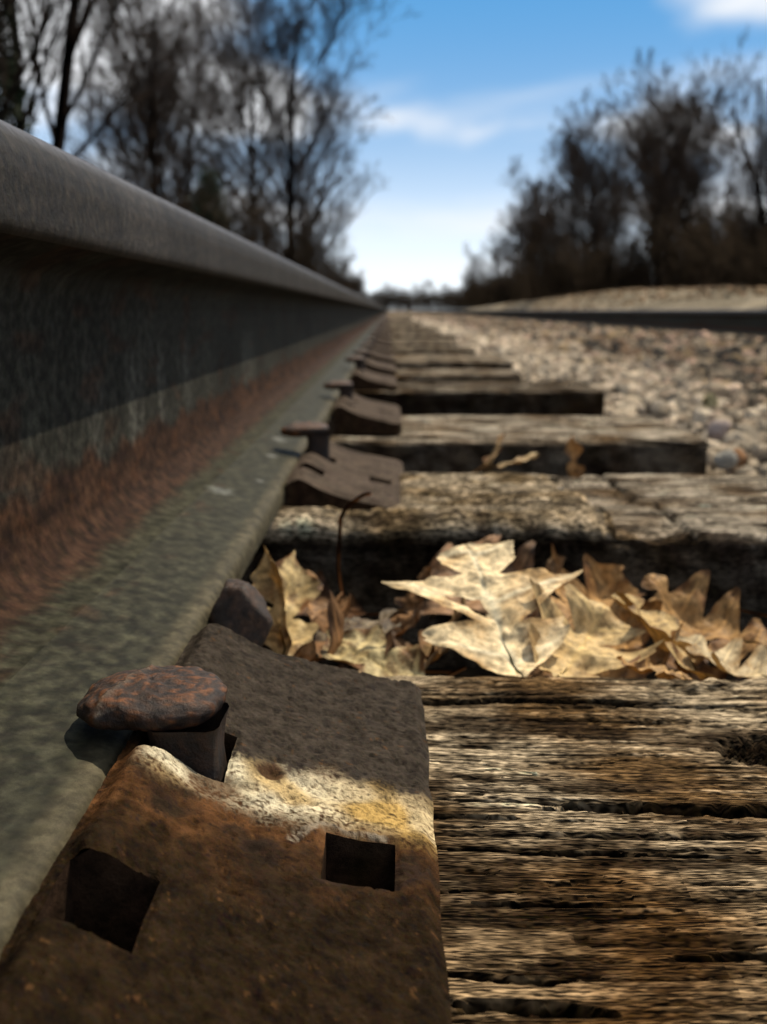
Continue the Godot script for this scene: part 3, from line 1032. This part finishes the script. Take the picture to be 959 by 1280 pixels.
func evergreen(sd: int, height: float, wide: float) -> Node3D:
	var g := RandomNumberGenerator.new()
	g.seed = sd
	var root := Node3D.new()
	root.name = "evergreen_tree"
	var wood := Acc.new()
	wood.tube(PackedVector3Array([Vector3(0, -0.3, 0), Vector3(0.05, height * 0.5, 0), Vector3(0, height * 0.95, 0)]), PackedFloat32Array([0.16, 0.09, 0.02]), 7, lin(0.05, 0.035, 0.025))
	obj("trunk", wood.mesh(), M.bark, root)
	var acc := Acc.new()
	for k in 420:
		var t := pow(g.randf(), 0.8)
		var an := g.randf() * TAU
		var reach := wide * (1.0 - t * 0.85) * (0.75 + 0.35 * n_b.get_noise_2d(an * 1.2 + sd, t * 4.0)) * sqrt(g.randf_range(0.25, 1.0))
		var mid := Vector3(cos(an) * reach, 0.25 + t * height, sin(an) * reach)
		var tone := lin(0.028, 0.040, 0.020) * g.randf_range(0.6, 1.5)
		for j in 16:
			var q := mid + Vector3(g.randfn(), g.randfn() * 0.8, g.randfn()) * 0.16
			var d := Vector3(g.randfn() + cos(an), g.randfn() * 0.6 + 0.5, g.randfn() + sin(an)).normalized() * g.randf_range(0.08, 0.2)
			var s := d.cross(Vector3(g.randfn(), g.randfn(), g.randfn())).normalized() * 0.02
			acc.quad(q - s, q + d * 0.5 - s * 1.3, q + d, q + d * 0.5 + s * 1.3, tone)
	obj("crown", acc.mesh(), M.needle, root)
	return root

func plant(proto: Node3D, called: String, label: String, category: String, at: Vector3, size: float, turn: float, group: String) -> void:
	var o: Node3D = proto.duplicate()
	o.name = numbered(called)
	add_child(o)
	o.position = at
	o.scale = Vector3.ONE * size
	o.rotation.y = turn
	tag(o, label, category, group)

# ================================================================

func _ready() -> void:
	rng.seed = 7
	var cam := Camera3D.new()
	cam.name = "camera"
	var lens := CameraAttributesPhysical.new()
	lens.frustum_focal_length = 22.5       # 36 x 24 mm gate held upright: 56 degrees high
	lens.frustum_near = 0.02
	lens.frustum_far = 2000.0
	lens.frustum_focus_distance = 0.225
	lens.exposure_aperture = 12.0
	cam.attributes = lens
	cam.position = Vector3(0, 0.113, 0)
	cam.rotation_degrees = Vector3(-11.86, 0.36, 0)
	add_child(cam)
	cam.current = true

	var env := Environment.new()
	env.background_mode = Environment.BG_SKY
	var sky := Sky.new()
	var pan := PanoramaSkyMaterial.new()
	pan.panorama = sky_image()
	sky.sky_material = pan
	env.sky = sky
	env.tonemap_mode = Environment.TONE_MAPPER_LINEAR
	env.tonemap_exposure = 1.04
	env.background_energy_multiplier = 1.0
	env.sdfgi_enabled = true
	env.ssao_enabled = true
	env.ssil_enabled = true
	var we := WorldEnvironment.new()
	we.name = "daylight"
	we.environment = env
	add_child(we)

	var sun := DirectionalLight3D.new()
	sun.name = "sun"
	sun.light_energy = 1.6
	sun.light_color = Color(1.0, 0.95, 0.86)
	sun.light_angular_distance = 0.5
	sun.shadow_enabled = true
	sun.look_at_from_position(Vector3(0.36, 0.88, -0.37), Vector3.ZERO)
	add_child(sun)

	n_a = nz(101, FastNoiseLite.TYPE_SIMPLEX_SMOOTH, 3)
	n_b = nz(102, FastNoiseLite.TYPE_SIMPLEX_SMOOTH, 2)
	n_c = nz(103, FastNoiseLite.TYPE_SIMPLEX_SMOOTH, 2)
	n_r = nz(104, FastNoiseLite.TYPE_SIMPLEX_SMOOTH, 2)
	n_cell = nz(105, FastNoiseLite.TYPE_CELLULAR, 1)
	materials()
	land()
	woods()
	rail("steel_rail", "dark weathered rail with rusty lower web that fills one side of the view", Vector3(RAIL_X, 0, 0), true)
	rail("steel_rail", "other rail of the same track, hidden beyond the near rail", Vector3(RAIL_X - GAUGE, 0, 0), false)
	rail("steel_rail", "dark shaded rail of the second track, beyond the ballast, below the gravel bank", Vector3(2.4, -0.049, 0), false)
	rail("steel_rail", "far rail of the second track, just behind its dark shaded rail", Vector3(2.4 + GAUGE, -0.055, 0), false)
	track()
	leaves()
	ballast()

func land() -> void:
	# one sheet of ground to the horizon
	var acc := Acc.new()
	var p := PackedVector3Array()
	var c := PackedColorArray()
	var uv := PackedVector2Array()
	var xs := spread([-900.0, -100.0, 100.0, -10.0, 6.0, -4.5, 0.8, 20.0, 3.0, 100.0, 16.0, 900.0, 100.0])
	var fs := spread([-60.0, 0.0, 12.0, 60.0, 4.0, 400.0, 20.0, 1500.0, 110.0])
	for x in xs:
		for f in fs:
			p.append(Vector3(x, -0.42 + 0.1 * n_b.get_noise_2d(x * 0.05, f * 0.05), -f))
			c.append(lin(0.20, 0.16, 0.10) * (1.0 + 0.5 * n_b.get_noise_2d(x * 0.2, f * 0.2)))
			uv.append(Vector2(x, f))
	acc.sheet(xs.size(), fs.size(), p, c, uv, true)
	setting("ground", acc.mesh(), M.soil)
	# the ballast bed under both tracks
	acc = Acc.new()
	p.clear()
	c.clear()
	uv.clear()
	xs = spread([-5.0, -2.1, 0.3, 0.0, 0.1, 1.0, 0.03, 2.6, 0.1, 6.4, 0.35])
	fs = spread([-4.0, 0.0, 0.5, 1.5, 0.03, 4.0, 0.1, 20.0, 0.5, 330.0, 6.0])
	for x in xs:
		for f in fs:
			p.append(Vector3(x, bed(x, f), -f))
			var k := n_b.get_noise_2d(x * 9.0, f * 9.0)
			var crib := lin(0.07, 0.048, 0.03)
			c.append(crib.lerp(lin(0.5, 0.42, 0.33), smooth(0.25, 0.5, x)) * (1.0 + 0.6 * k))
			uv.append(Vector2(x, f))
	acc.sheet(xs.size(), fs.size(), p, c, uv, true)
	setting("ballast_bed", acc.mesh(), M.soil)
	# the gravel bank
	acc = Acc.new()
	p.clear()
	c.clear()
	uv.clear()
	xs = spread([3.9, 10.0, 0.2, 13.0, 1.0])
	fs = spread([1.0, 12.0, 0.25, 60.0, 1.0, 140.0, 5.0])
	for x in xs:
		for f in fs:
			p.append(Vector3(x, bank_h(x, f), -f))
			var k := n_a.get_noise_2d(x * 2.0, f * 1.0)
			c.append(lin(0.56, 0.46, 0.32) * (1.0 + 0.7 * k + 0.4 * n_b.get_noise_2d(x * 0.7, f * 0.25)))
			uv.append(Vector2(x, f))
	acc.sheet(xs.size(), fs.size(), p, c, uv, true)
	setting("gravel_bank", acc.mesh(), M.bank)

func woods() -> void:
	var dark := lin(0.15, 0.118, 0.102)
	var wide := {"levels": 5, "kids": [18, 8, 6, 5, 3], "ratio": [0.60, 0.52, 0.55, 0.6, 0.6], "open": [0.72, 0.60, 0.55, 0.5, 0.5], "first": 0.2, "rise": 1.0, "thick": 0.0125, "thin": 0.0065, "bark": dark}
	var tall := {"levels": 5, "kids": [18, 7, 5, 5, 3], "ratio": [0.42, 0.52, 0.58, 0.6, 0.6], "open": [0.58, 0.55, 0.5, 0.5, 0.5], "first": 0.28, "rise": 1.2, "thick": 0.0095, "thin": 0.0065, "bark": dark}
	var multi := {"stems": 4, "splay": 0.24, "levels": 4, "kids": [11, 7, 6, 5], "ratio": [0.46, 0.5, 0.55, 0.6], "open": [0.55, 0.52, 0.5, 0.5], "first": 0.3, "rise": 1.2, "thick": 0.016, "thin": 0.0065, "bark": dark}
	var low := {"stems": 9, "splay": 0.55, "levels": 3, "kids": [12, 9, 7], "ratio": [0.5, 0.5, 0.5], "open": [0.5, 0.6, 0.7], "first": 0.1, "rise": 0.7, "thick": 0.010, "thin": 0.0065, "bark": lin(0.16, 0.122, 0.09)}
	var A := [tree("bare_tree", 3, 14.0, wide), tree("bare_tree", 14, 14.0, wide), tree("bare_tree", 25, 14.0, tall), tree("bare_tree", 36, 14.0, tall), tree("bare_tree", 47, 14.0, multi)]
	var B := [tree("bare_shrub", 58, 4.0, low), tree("bare_shrub", 69, 4.0, low)]
	var E := evergreen(80, 5.0, 1.5)
	var gl := "bare trees along the near side of the track"
	var gr := "bare trees behind the gravel bank"
	# along our own track
	var L := [
		["multi-stemmed bare tree rising beside the rail head, largest in the view", -8.6, 23.0, 4, 1.15, 0.3],
		["slender bare tree with one straight trunk, first past the multi-stemmed one", -9.6, 41.0, 2, 1.25, 1.1],
		["straight bare tree close behind the slender one, its twigs crossing it", -10.6, 48.0, 3, 1.35, 4.0],
		["bare tree with a broad rounded crown at the edge of the blue gap", -5.9, 60.0, 0, 1.62, 5.2],
		["bare tree whose twigs merge with the broad rounded crown", -9.0, 66.0, 1, 1.55, 3.3],
		["slim bare tree leaning over the low shrubs behind the broad rounded crown", -6.2, 78.0, 1, 1.35, 2.4],
		["smaller bare tree past the broad rounded crown, among brown shrubs", -8.2, 94.0, 3, 1.1, 0.8],
		["low bare tree, last of the row above the rail", -8.0, 125.0, 1, 0.95, 2.8],
	]
	for t in L:
		plant(A[t[3]], "bare_tree", t[0], "tree", Vector3(t[1], -0.4, -t[2]), t[4], t[5], gl)
	var names := ["first", "second", "third", "fourth", "fifth", "sixth", "seventh", "eighth", "ninth", "tenth", "eleventh", "twelfth", "thirteenth", "fourteenth", "fifteenth", "sixteenth"]
	var R := [[12.6, 31.0, 4, 0.66], [13.4, 36.0, 2, 0.76], [12.2, 40.0, 3, 0.80], [13.6, 44.0, 2, 0.92], [12.0, 47.0, 3, 0.90], [13.4, 51.0, 2, 1.0], [12.0, 55.0, 3, 0.98], [12.8, 60.0, 3, 1.05], [11.9, 66.0, 2, 1.05], [12.6, 72.0, 3, 1.06], [12.0, 80.0, 2, 1.02], [12.5, 90.0, 0, 0.86], [12.0, 100.0, 2, 0.94], [12.4, 114.0, 3, 0.84], [12.0, 130.0, 2, 0.74], [12.2, 150.0, 3, 0.62]]
	for k in R.size():
		var t: Array = R[k]
		plant(A[t[2]], "bare_tree", "dark bare tree behind the gravel bank, %s of its row from the camera" % names[k], "tree", Vector3(t[0], -0.4, -t[1]), t[3], k * 1.7, gr)
	# undergrowth
	for k in 44:
		var f := 24.0 + 1.9 * k + 0.022 * k * k
		plant(B[k % 2], "bare_shrub", "brown leafless shrub in the thicket under the bare trees behind the gravel bank", "shrub", Vector3(11.0 + rng.randf_range(-0.5, 4.0), -0.4, -f), rng.randf_range(0.9, 1.7), rng.randf() * TAU, "leafless shrubs in the thicket behind the bank")
	for k in 22:
		var f := 46.0 + k * 6.0
		plant(B[k % 2], "bare_shrub", "brown leafless shrub at the foot of the bare trees beyond the rail head", "shrub", Vector3(-7.0 + rng.randf_range(-3.5, 0.6), -0.4, -f), rng.randf_range(1.3, 2.1), rng.randf() * TAU, "leafless shrubs beyond the rail head")
	for k in 15:
		plant(A[2 + k % 2], "bare_tree", "bare tree deep in the wood, behind the row beyond the gravel bank", "tree", Vector3(15.0 + 1.7 * (k % 3), -0.4, -34.0 - k * 6.5), rng.randf_range(0.85, 1.1), rng.randf() * TAU, "bare trees deep in the wood behind the bank")
	for k in 4:
		plant(A[(k * 3 + 1) % 4], "bare_tree", "bare tree deep in the wood behind the row that rises above the rail", "tree", Vector3(-14.0 - 2.0 * (k % 3), -0.4, -62.0 - k * 16.0), rng.randf_range(1.2, 1.5), rng.randf() * TAU, "bare trees deep in the wood above the rail")
	plant(E, "evergreen_tree", "dark evergreen beside the multi-stemmed bare tree at the edge of the picture", "tree", Vector3(-9.4, -0.4, -23.5), 1.5, 0.0, "")
	plant(E, "evergreen_tree", "dark green evergreen at the foot of the slender straight-trunked bare tree", "tree", Vector3(-8.3, -0.4, -46.0), 1.25, 2.0, "")
	# the woods that close the end of the line
	for k in 26:
		var x := -18.0 + k * 2.1
		plant(A[k % 4], "bare_tree", "low hazy bare tree in the wood that closes the far end of the track", "tree", Vector3(x, -0.5, -205.0 - rng.randf() * 50.0), rng.randf_range(0.4, 0.6), rng.randf() * TAU, "trees closing the far end of the track")
		plant(B[k % 2], "bare_shrub", "brown shrub in the low wood that closes the far end of the track", "shrub", Vector3(x + 2.0, -0.5, -195.0 - rng.randf() * 20.0), rng.randf_range(1.3, 1.9), rng.randf() * TAU, "shrubs closing the far end of the track")
	for q: Node in A + B + [E]:
		q.free()

func track() -> void:
	var ord := ["first", "second", "third", "fourth", "fifth", "sixth", "seventh", "eighth", "ninth", "tenth", "eleventh", "twelfth"]
	var mid := [0.203, 0.656, 1.10, 1.635, 2.03, 2.48]
	var width := [0.246, 0.226, 0.25, 0.22, 0.22, 0.22]
	var end := [0.36, 0.37, 0.325, 0.34, 0.262, 0.30]
	var down := [0.0, 0.002, 0.004, -0.002, 0.0, -0.004]
	var label := [
		"deeply cracked grey-brown wooden tie under the rusty plate with lime band",
		"split wooden tie with a broken stepped top, behind the pile of oak leaves",
		"pale weathered wooden tie with small leaves before it, its end showing beside gravel",
		"dark wooden tie standing slightly proud, fourth from the camera",
		"brown wooden tie, fifth from the camera, short beside the pale gravel",
		"brown wooden tie, sixth from the camera, between two dark tie edges",
	]
	var common: Node3D
	for k in 64:
		if k >= mid.size():
			mid.append(mid[k - 1] + rng.randf_range(0.44, 0.53))
		var m: float = mid[k]
		var o: MeshInstance3D
		if k < 6:
			var xs := spread([-2.1, -0.35, 0.25, -0.04, 0.03, 0.004, 0.004, 0.140, 0.0006, 0.2, 0.004, end[k], 0.01]) if k == 0 else spread([-2.1, -0.35, 0.25, -0.1, 0.04, 0.28, 0.0035, end[k], 0.006]) if k == 1 else spread([-2.1, -0.3, 0.3, end[k], 0.009])
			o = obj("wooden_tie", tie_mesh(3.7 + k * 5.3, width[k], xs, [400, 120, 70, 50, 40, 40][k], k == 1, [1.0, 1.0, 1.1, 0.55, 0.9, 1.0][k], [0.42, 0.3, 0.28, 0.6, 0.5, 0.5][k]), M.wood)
			o.position = Vector3(0, TIE_TOP - down[k], -m)
			tag(o, label[k], "railway tie", "wooden ties of the near track")
			if k == 5:
				common = o
		else:
			copy(common, "wooden_tie", ("brown wooden tie, %s from the camera" % ord[k]) if k < 12 else "brown weathered tie receding into the blur beyond the twelfth", Vector3(rng.randf_range(-0.05, 0.05), TIE_TOP - rng.randf_range(-0.004, 0.008), -m), "wooden ties of the near track")
	# plates and spikes
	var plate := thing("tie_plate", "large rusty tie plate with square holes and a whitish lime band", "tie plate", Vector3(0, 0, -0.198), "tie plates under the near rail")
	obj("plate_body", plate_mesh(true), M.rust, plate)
	var plain := thing("tie_plate", "grey-brown tie plate on the split tie behind the leaf pile", "tie plate", Vector3(0, 0, -0.664), "tie plates under the near rail")
	obj("plate_body", plate_mesh(false), M.rust, plain)
	var first := thing("rail_spike", "big flaking rusty spike head beside the rail foot on the lime-banded plate", "rail spike", Vector3(-0.0485, 0, -0.2155), "spikes along the near rail")
	spike(first, 1.0, true)
	var second := thing("rail_spike", "raised rail spike on the split tie's grey-brown plate", "rail spike", Vector3(-0.0515, 0.0085, -0.690), "spikes along the near rail")
	spike(second, 9.0, false)
	second.rotation.y = 0.12
	for k in range(2, 40):
		var m: float = mid[k] + rng.randf_range(-0.015, 0.015)
		var which: String = ord[k] if k < 12 else ""
		copy(plain, "tie_plate", ("tie plate under the rail on the %s tie from the camera" % which) if which else "small blurred tie plate beyond the twelfth tie", Vector3(rng.randf_range(-0.003, 0.003), 0, -m), "tie plates under the near rail")
		var s := copy(second, "rail_spike", ("rail spike at the rail foot on the %s tie from the camera" % which) if which else "small blurred rail spike beyond the twelfth tie", Vector3(-0.051, rng.randf_range(0.003, 0.011), -m - 0.02), "spikes along the near rail")
		s.rotation.y = rng.randf_range(-0.25, 0.25)
	var an := obj("rail_anchor", anchor_mesh(), M.scale)
	an.position = Vector3(-0.0535, 0.004, -0.327)
	an.rotation = Vector3(0.05, 0.55, 0.08)
	tag(an, "rusty chamfered anchor block gripping the rail foot just behind the near plate", "rail anchor")

func leaves() -> void:
	var pale := lin(0.95, 0.74, 0.43)
	var paledark := lin(0.52, 0.32, 0.13)
	var tan := lin(0.46, 0.26, 0.095)
	var tandark := lin(0.17, 0.075, 0.025)
	var brown := lin(0.15, 0.07, 0.03)
	var browndark := lin(0.05, 0.024, 0.012)
	var gp := "fallen oak leaves between the first two ties"
	leaf("largest pale cream oak leaf, flat with broad lobes, on the pile", Vector3(0.050, -0.022, -0.337), Vector3(0.034, 0.016, -0.405), 0.05, 0.086, {"seed": 1, "lobes": 2.7, "sharp": true, "bend": 0.2, "cup": 0.15, "base": pale, "dark": paledark, "holes": 1}, gp)
	leaf("pale cupped oak leaf against the first tie, beside the largest leaf", Vector3(0.060, -0.025, -0.335), Vector3(0.093, -0.006, -0.39), -0.35, 0.056, {"seed": 2, "lobes": 3.0, "bend": 0.6, "cup": 1.4, "base": lin(0.66, 0.47, 0.22), "dark": paledark * 0.7}, gp)
	leaf("tan oak leaf arching over a dark hollow in the middle of the pile", Vector3(0.089, -0.040, -0.35), Vector3(0.104, -0.010, -0.44), 0.5, 0.062, {"seed": 3, "lobes": 3.0, "bend": 1.5, "cup": 1.2, "base": tan, "dark": tandark, "holes": 1}, gp)
	leaf("long yellow-tan oak leaf lying slantwise near the first tie", Vector3(0.126, -0.028, -0.342), Vector3(0.106, -0.010, -0.42), -0.45, 0.046, {"seed": 4, "lobes": 3.5, "bend": 0.3, "cup": 0.8, "base": lin(0.55, 0.38, 0.16), "dark": tandark}, gp)
	leaf("small tan torn leaf tip at the edge of the first tie", Vector3(0.118, -0.022, -0.332), Vector3(0.088, -0.017, -0.352), -0.3, 0.034, {"seed": 5, "lobes": 2.0, "sharp": true, "bend": 0.4, "cup": 0.6, "base": lin(0.50, 0.30, 0.12), "dark": tandark}, gp)
	leaf("tan oak leaf with finger lobes at the outer end of the pile", Vector3(0.168, -0.034, -0.40), Vector3(0.124, -0.014, -0.455), 0.3, 0.05, {"seed": 6, "lobes": 3.5, "bend": 0.7, "cup": 0.9, "base": tan * 0.8, "dark": tandark}, gp)
	leaf("cream oak leaf with narrow lobes low at the outer end", Vector3(0.158, -0.029, -0.345), Vector3(0.120, -0.019, -0.385), -0.2, 0.045, {"seed": 7, "lobes": 4.0, "bend": 0.4, "cup": 0.7, "base": pale * 0.62, "dark": paledark * 0.6}, gp)
	leaf("brown-tan oak leaf with a large hole, leaning behind the largest leaf", Vector3(0.070, -0.038, -0.43), Vector3(0.030, -0.006, -0.49), 0.5, 0.072, {"seed": 8, "lobes": 3.0, "bend": 0.5, "cup": 0.6, "base": lin(0.40, 0.23, 0.12), "dark": browndark, "holes": 2}, gp)
	leaf("small upright orange-tan leaf against the split tie", Vector3(0.030, -0.030, -0.485), Vector3(0.041, -0.008, -0.50), 0.9, 0.022, {"seed": 9, "lobes": 2.0, "bend": 0.4, "cup": 1.0, "base": lin(0.45, 0.27, 0.10), "dark": brown}, gp)
	leaf("curled tan oak leaf near the split tie, behind the arching one", Vector3(0.080, -0.036, -0.44), Vector3(0.128, -0.016, -0.50), -0.4, 0.058, {"seed": 10, "lobes": 3.0, "bend": 1.1, "cup": 1.3, "base": tan, "dark": tandark}, gp)
	leaf("dull brown leaf standing on edge behind the largest pale leaf", Vector3(0.060, -0.040, -0.44), Vector3(0.085, -0.012, -0.485), 1.0, 0.045, {"seed": 11, "lobes": 3.0, "bend": 0.8, "cup": 0.6, "base": lin(0.36, 0.22, 0.11), "dark": browndark}, gp)
	leaf("narrow tan leaf standing upright close to the rail anchor", Vector3(-0.042, -0.028, -0.365), Vector3(-0.055, 0.016, -0.395), 1.1, 0.022, {"seed": 12, "lobes": 2.0, "bend": 0.5, "cup": 1.5, "base": lin(0.50, 0.33, 0.14), "dark": tandark}, gp)
	leaf("bright forked tan leaf standing upright beside the rail foot", Vector3(-0.043, -0.030, -0.37), Vector3(-0.041, 0.010, -0.42), -0.5, 0.030, {"seed": 13, "lobes": 2.0, "bend": 0.7, "cup": 1.4, "base": lin(0.62, 0.46, 0.22), "dark": tandark}, gp)
	leaf("curled dark brown leaf behind the far edge of the near plate", Vector3(-0.046, -0.026, -0.345), Vector3(-0.022, -0.004, -0.41), 0.7, 0.042, {"seed": 14, "lobes": 3.0, "bend": 1.2, "cup": 1.6, "base": lin(0.32, 0.17, 0.075), "dark": browndark}, gp)
	leaf("flat grey-brown leaf in the middle of the leaf litter", Vector3(-0.030, -0.026, -0.375), Vector3(0.004, -0.020, -0.425), 0.1, 0.034, {"seed": 15, "lobes": 2.5, "bend": 0.2, "cup": 0.3, "base": lin(0.20, 0.155, 0.10), "dark": browndark}, gp)
	leaf("pale yellow leaf lying flat along the corner of the near plate", Vector3(0.014, -0.026, -0.338), Vector3(-0.026, -0.016, -0.378), 0.25, 0.036, {"seed": 16, "lobes": 2.0, "bend": 0.2, "cup": 0.5, "base": lin(0.56, 0.45, 0.23), "dark": tandark}, gp)
	leaf("tan twisted leaf between the pale yellow leaf and the largest leaf", Vector3(0.006, -0.036, -0.37), Vector3(0.032, -0.012, -0.43), 0.5, 0.036, {"seed": 17, "lobes": 2.5, "bend": 0.9, "cup": 1.0, "twist": 0.7, "base": lin(0.42, 0.27, 0.12), "dark": brown}, gp)
	leaf("brown leaf tilted against the split tie above the pale yellow one", Vector3(0.003, -0.038, -0.425), Vector3(0.017, -0.010, -0.46), 0.8, 0.034, {"seed": 18, "lobes": 2.5, "bend": 0.7, "cup": 0.9, "base": lin(0.33, 0.18, 0.08), "dark": browndark}, gp)
	leaf("reddish brown leaf with turned-up tip near the dry stem", Vector3(-0.022, -0.034, -0.41), Vector3(-0.038, -0.008, -0.45), -0.7, 0.036, {"seed": 19, "lobes": 2.5, "bend": 1.0, "cup": 1.1, "base": lin(0.36, 0.20, 0.09), "dark": browndark}, gp)
	leaf("small light brown leaf leaning on the side of the third tie", Vector3(0.070, -0.045, -0.90), Vector3(0.112, 0.000, -0.945), 0.6, 0.034, {"seed": 20, "lobes": 2.5, "bend": 0.9, "cup": 0.8, "base": lin(0.40, 0.26, 0.12), "dark": tandark}, "small leaves before the third tie")
	leaf("small pale leaf lying flat on the back edge of the split tie", Vector3(0.085, -0.010, -0.765), Vector3(0.125, -0.004, -0.80), 0.2, 0.03, {"seed": 21, "lobes": 2.0, "bend": 0.3, "cup": 0.6, "base": lin(0.50, 0.36, 0.18), "dark": tandark}, "small leaves before the third tie")
	leaf("small orange leaf standing upright before the dark side of the third tie", Vector3(0.17, -0.045, -0.86), Vector3(0.165, 0.004, -0.865), 0.4, 0.022, {"seed": 22, "lobes": 2.0, "bend": 0.3, "cup": 0.8, "base": lin(0.42, 0.21, 0.07), "dark": brown}, "small leaves before the third tie")
	# the brown litter underneath
	for k in 30:
		var from := Vector3(rng.randf_range(-0.05, 0.30), rng.randf_range(-0.075, -0.045), -rng.randf_range(0.345, 0.50))
		var an := rng.randf() * TAU
		var ln := rng.randf_range(0.045, 0.075)
		leaf("brown curled leaf half buried in the litter under the pale leaves", from, from + Vector3(cos(an) * ln, rng.randf_range(0.0, 0.025), sin(an) * ln * 0.5), rng.randf_range(-0.8, 0.8), ln * rng.randf_range(0.5, 0.75), {"seed": 100 + k, "lobes": 2.5 + rng.randf() * 1.5, "sharp": k % 3 == 0, "bend": rng.randf_range(0.3, 1.5), "cup": rng.randf_range(0.3, 1.4), "base": brown.lerp(tan, rng.randf() * 0.5), "dark": browndark}, "half-buried litter leaves")
	# a dry stem that arches from the leaves to the second plate
	var acc := Acc.new()
	var way := Curve3D.new()
	for q in [Vector3(-0.022, -0.06, -0.497), Vector3(-0.0275, -0.022, -0.50), Vector3(-0.0265, 0.0, -0.503), Vector3(-0.019, 0.012, -0.51), Vector3(-0.0105, 0.0145, -0.518)]:
		way.add_point(q, Vector3(0, -0.006, 0), Vector3(0, 0.006, 0))
	way.set_point_in(4, Vector3(-0.005, 0, 0.002))
	way.set_point_in(3, Vector3(-0.004, -0.003, 0))
	way.set_point_out(3, Vector3(0.003, 0.002, 0))
	var pts := way.tessellate(4, 3)
	var rad := PackedFloat32Array()
	for k in pts.size():
		rad.append(0.0012)
	acc.tube(pts, rad, 7, lin(0.5, 0.2, 0.08))
	tag(obj("dry_stem", acc.mesh(), M.stem), "thin rust-brown dry stem arching up from the leaves to the second plate", "stem")

func ballast() -> void:
	var kinds := []
	for k in 6:
		kinds.append(stone_mesh(200 + k))
	var heaps := [[], [], [], [], [], []]
	# fine pale gravel by the tie ends, coarser brown stones beyond
	for k in 20000:
		var f := rng.randf_range(0.5, 3.6)
		var x := rng.randf_range(0.27, 2.36)
		var pale := smooth(0.80, 0.42, x + 0.2 * n_b.get_noise_2d(x * 4.0, f * 4.0))
		var s := lerpf(0.016, 0.0105, pale) * (0.55 + 1.2 * pow(rng.randf(), 1.8))
		heaps[rng.randi() % 6].append([Vector3(x, bed(x, f) + s * rng.randf_range(0.0, 0.7), -f), s, stone_color(pale * 0.85)])
	for k in 32000:
		var f := 3.4 + 14.0 * pow(rng.randf(), 1.5)
		var x := rng.randf_range(0.27, 2.36)
		var pale := smooth(0.80, 0.42, x + 0.2 * n_b.get_noise_2d(x * 4.0, f * 4.0))
		var s := lerpf(0.020, 0.014, pale) * (0.6 + 1.2 * pow(rng.randf(), 1.8))
		heaps[rng.randi() % 6].append([Vector3(x, bed(x, f) + s * rng.randf_range(0.0, 0.6), -f), s, stone_color(pale * 0.8)])
	for k in 16000:
		var f := 16.0 + 90.0 * pow(rng.randf(), 1.6)
		var x := rng.randf_range(-0.05, 2.36)
		var s := 0.026 * (0.6 + 1.2 * pow(rng.randf(), 1.8))
		heaps[rng.randi() % 6].append([Vector3(x, bed(x, f) + s * rng.randf_range(0.0, 0.6) + (0.06 if x < 0.3 else 0.0), -f), s, stone_color(0.15)])
	# between the ties and inside the track
	for k in 9000:
		var f := rng.randf_range(0.8, 12.0)
		var x := rng.randf_range(-1.5, 0.3)
		var s := 0.018 * rng.randf_range(0.6, 1.3)
		heaps[rng.randi() % 6].append([Vector3(x, bed(x, f) + s * 0.4, -f), s, stone_color(0.1)])
	for k in 7000:
		var f := rng.randf_range(1.2, 30.0)
		var x := rng.randf_range(2.5, 4.4)
		var s := 0.026 * (0.6 + 1.2 * pow(rng.randf(), 1.8))
		heaps[rng.randi() % 6].append([Vector3(x, bed(x, f) + s * 0.4, -f), s, stone_color(0.2)])
	for k in 9000:
		var f := 9.0 + 60.0 * pow(rng.randf(), 1.4)
		var x := rng.randf_range(4.3, 10.0)
		var s := rng.randf_range(0.015, 0.04)
		heaps[rng.randi() % 6].append([Vector3(x, bank_h(x, f) + s * 0.3, -f), s, stone_color(0.1) * lin(1.0, 0.88, 0.7)])
	for k in 6:
		scatter("ballast_gravel", "crushed grey and brown ballast gravel spread beside the tie ends", kinds[k], heaps[k])
	# the larger stones that can be told apart beside the tie ends
	var solo := [
		["white rounded stone at the end of the third tie", Vector3(0.337, -0.034, -0.96), 0.0115, lin(0.85, 0.78, 0.66)],
		["orange-brown stone beside the white rounded stone", Vector3(0.362, -0.036, -0.985), 0.010, lin(0.8, 0.4, 0.18)],
		["pinkish pale stone on the gravel past the third tie", Vector3(0.40, -0.030, -1.16), 0.013, lin(1, 0.78, 0.68)],
		["yellowish stone on the gravel past the fourth tie", Vector3(0.47, -0.022, -1.42), 0.015, lin(0.95, 0.78, 0.4)],
	]
	for k in solo.size():
		var s: Array = solo[k]
		var acc_mesh: ArrayMesh = kinds[k]
		var o := obj("ballast_stone", acc_mesh, M.stone.duplicate())
		o.material_override.albedo_color = (s[3] as Color).linear_to_srgb()
		o.position = s[1]
		o.scale = Vector3.ONE * s[2]
		o.rotation = Vector3(k * 1.1, k * 2.3, k * 0.7)
		tag(o, s[0], "stone", "larger stones by the tie ends")
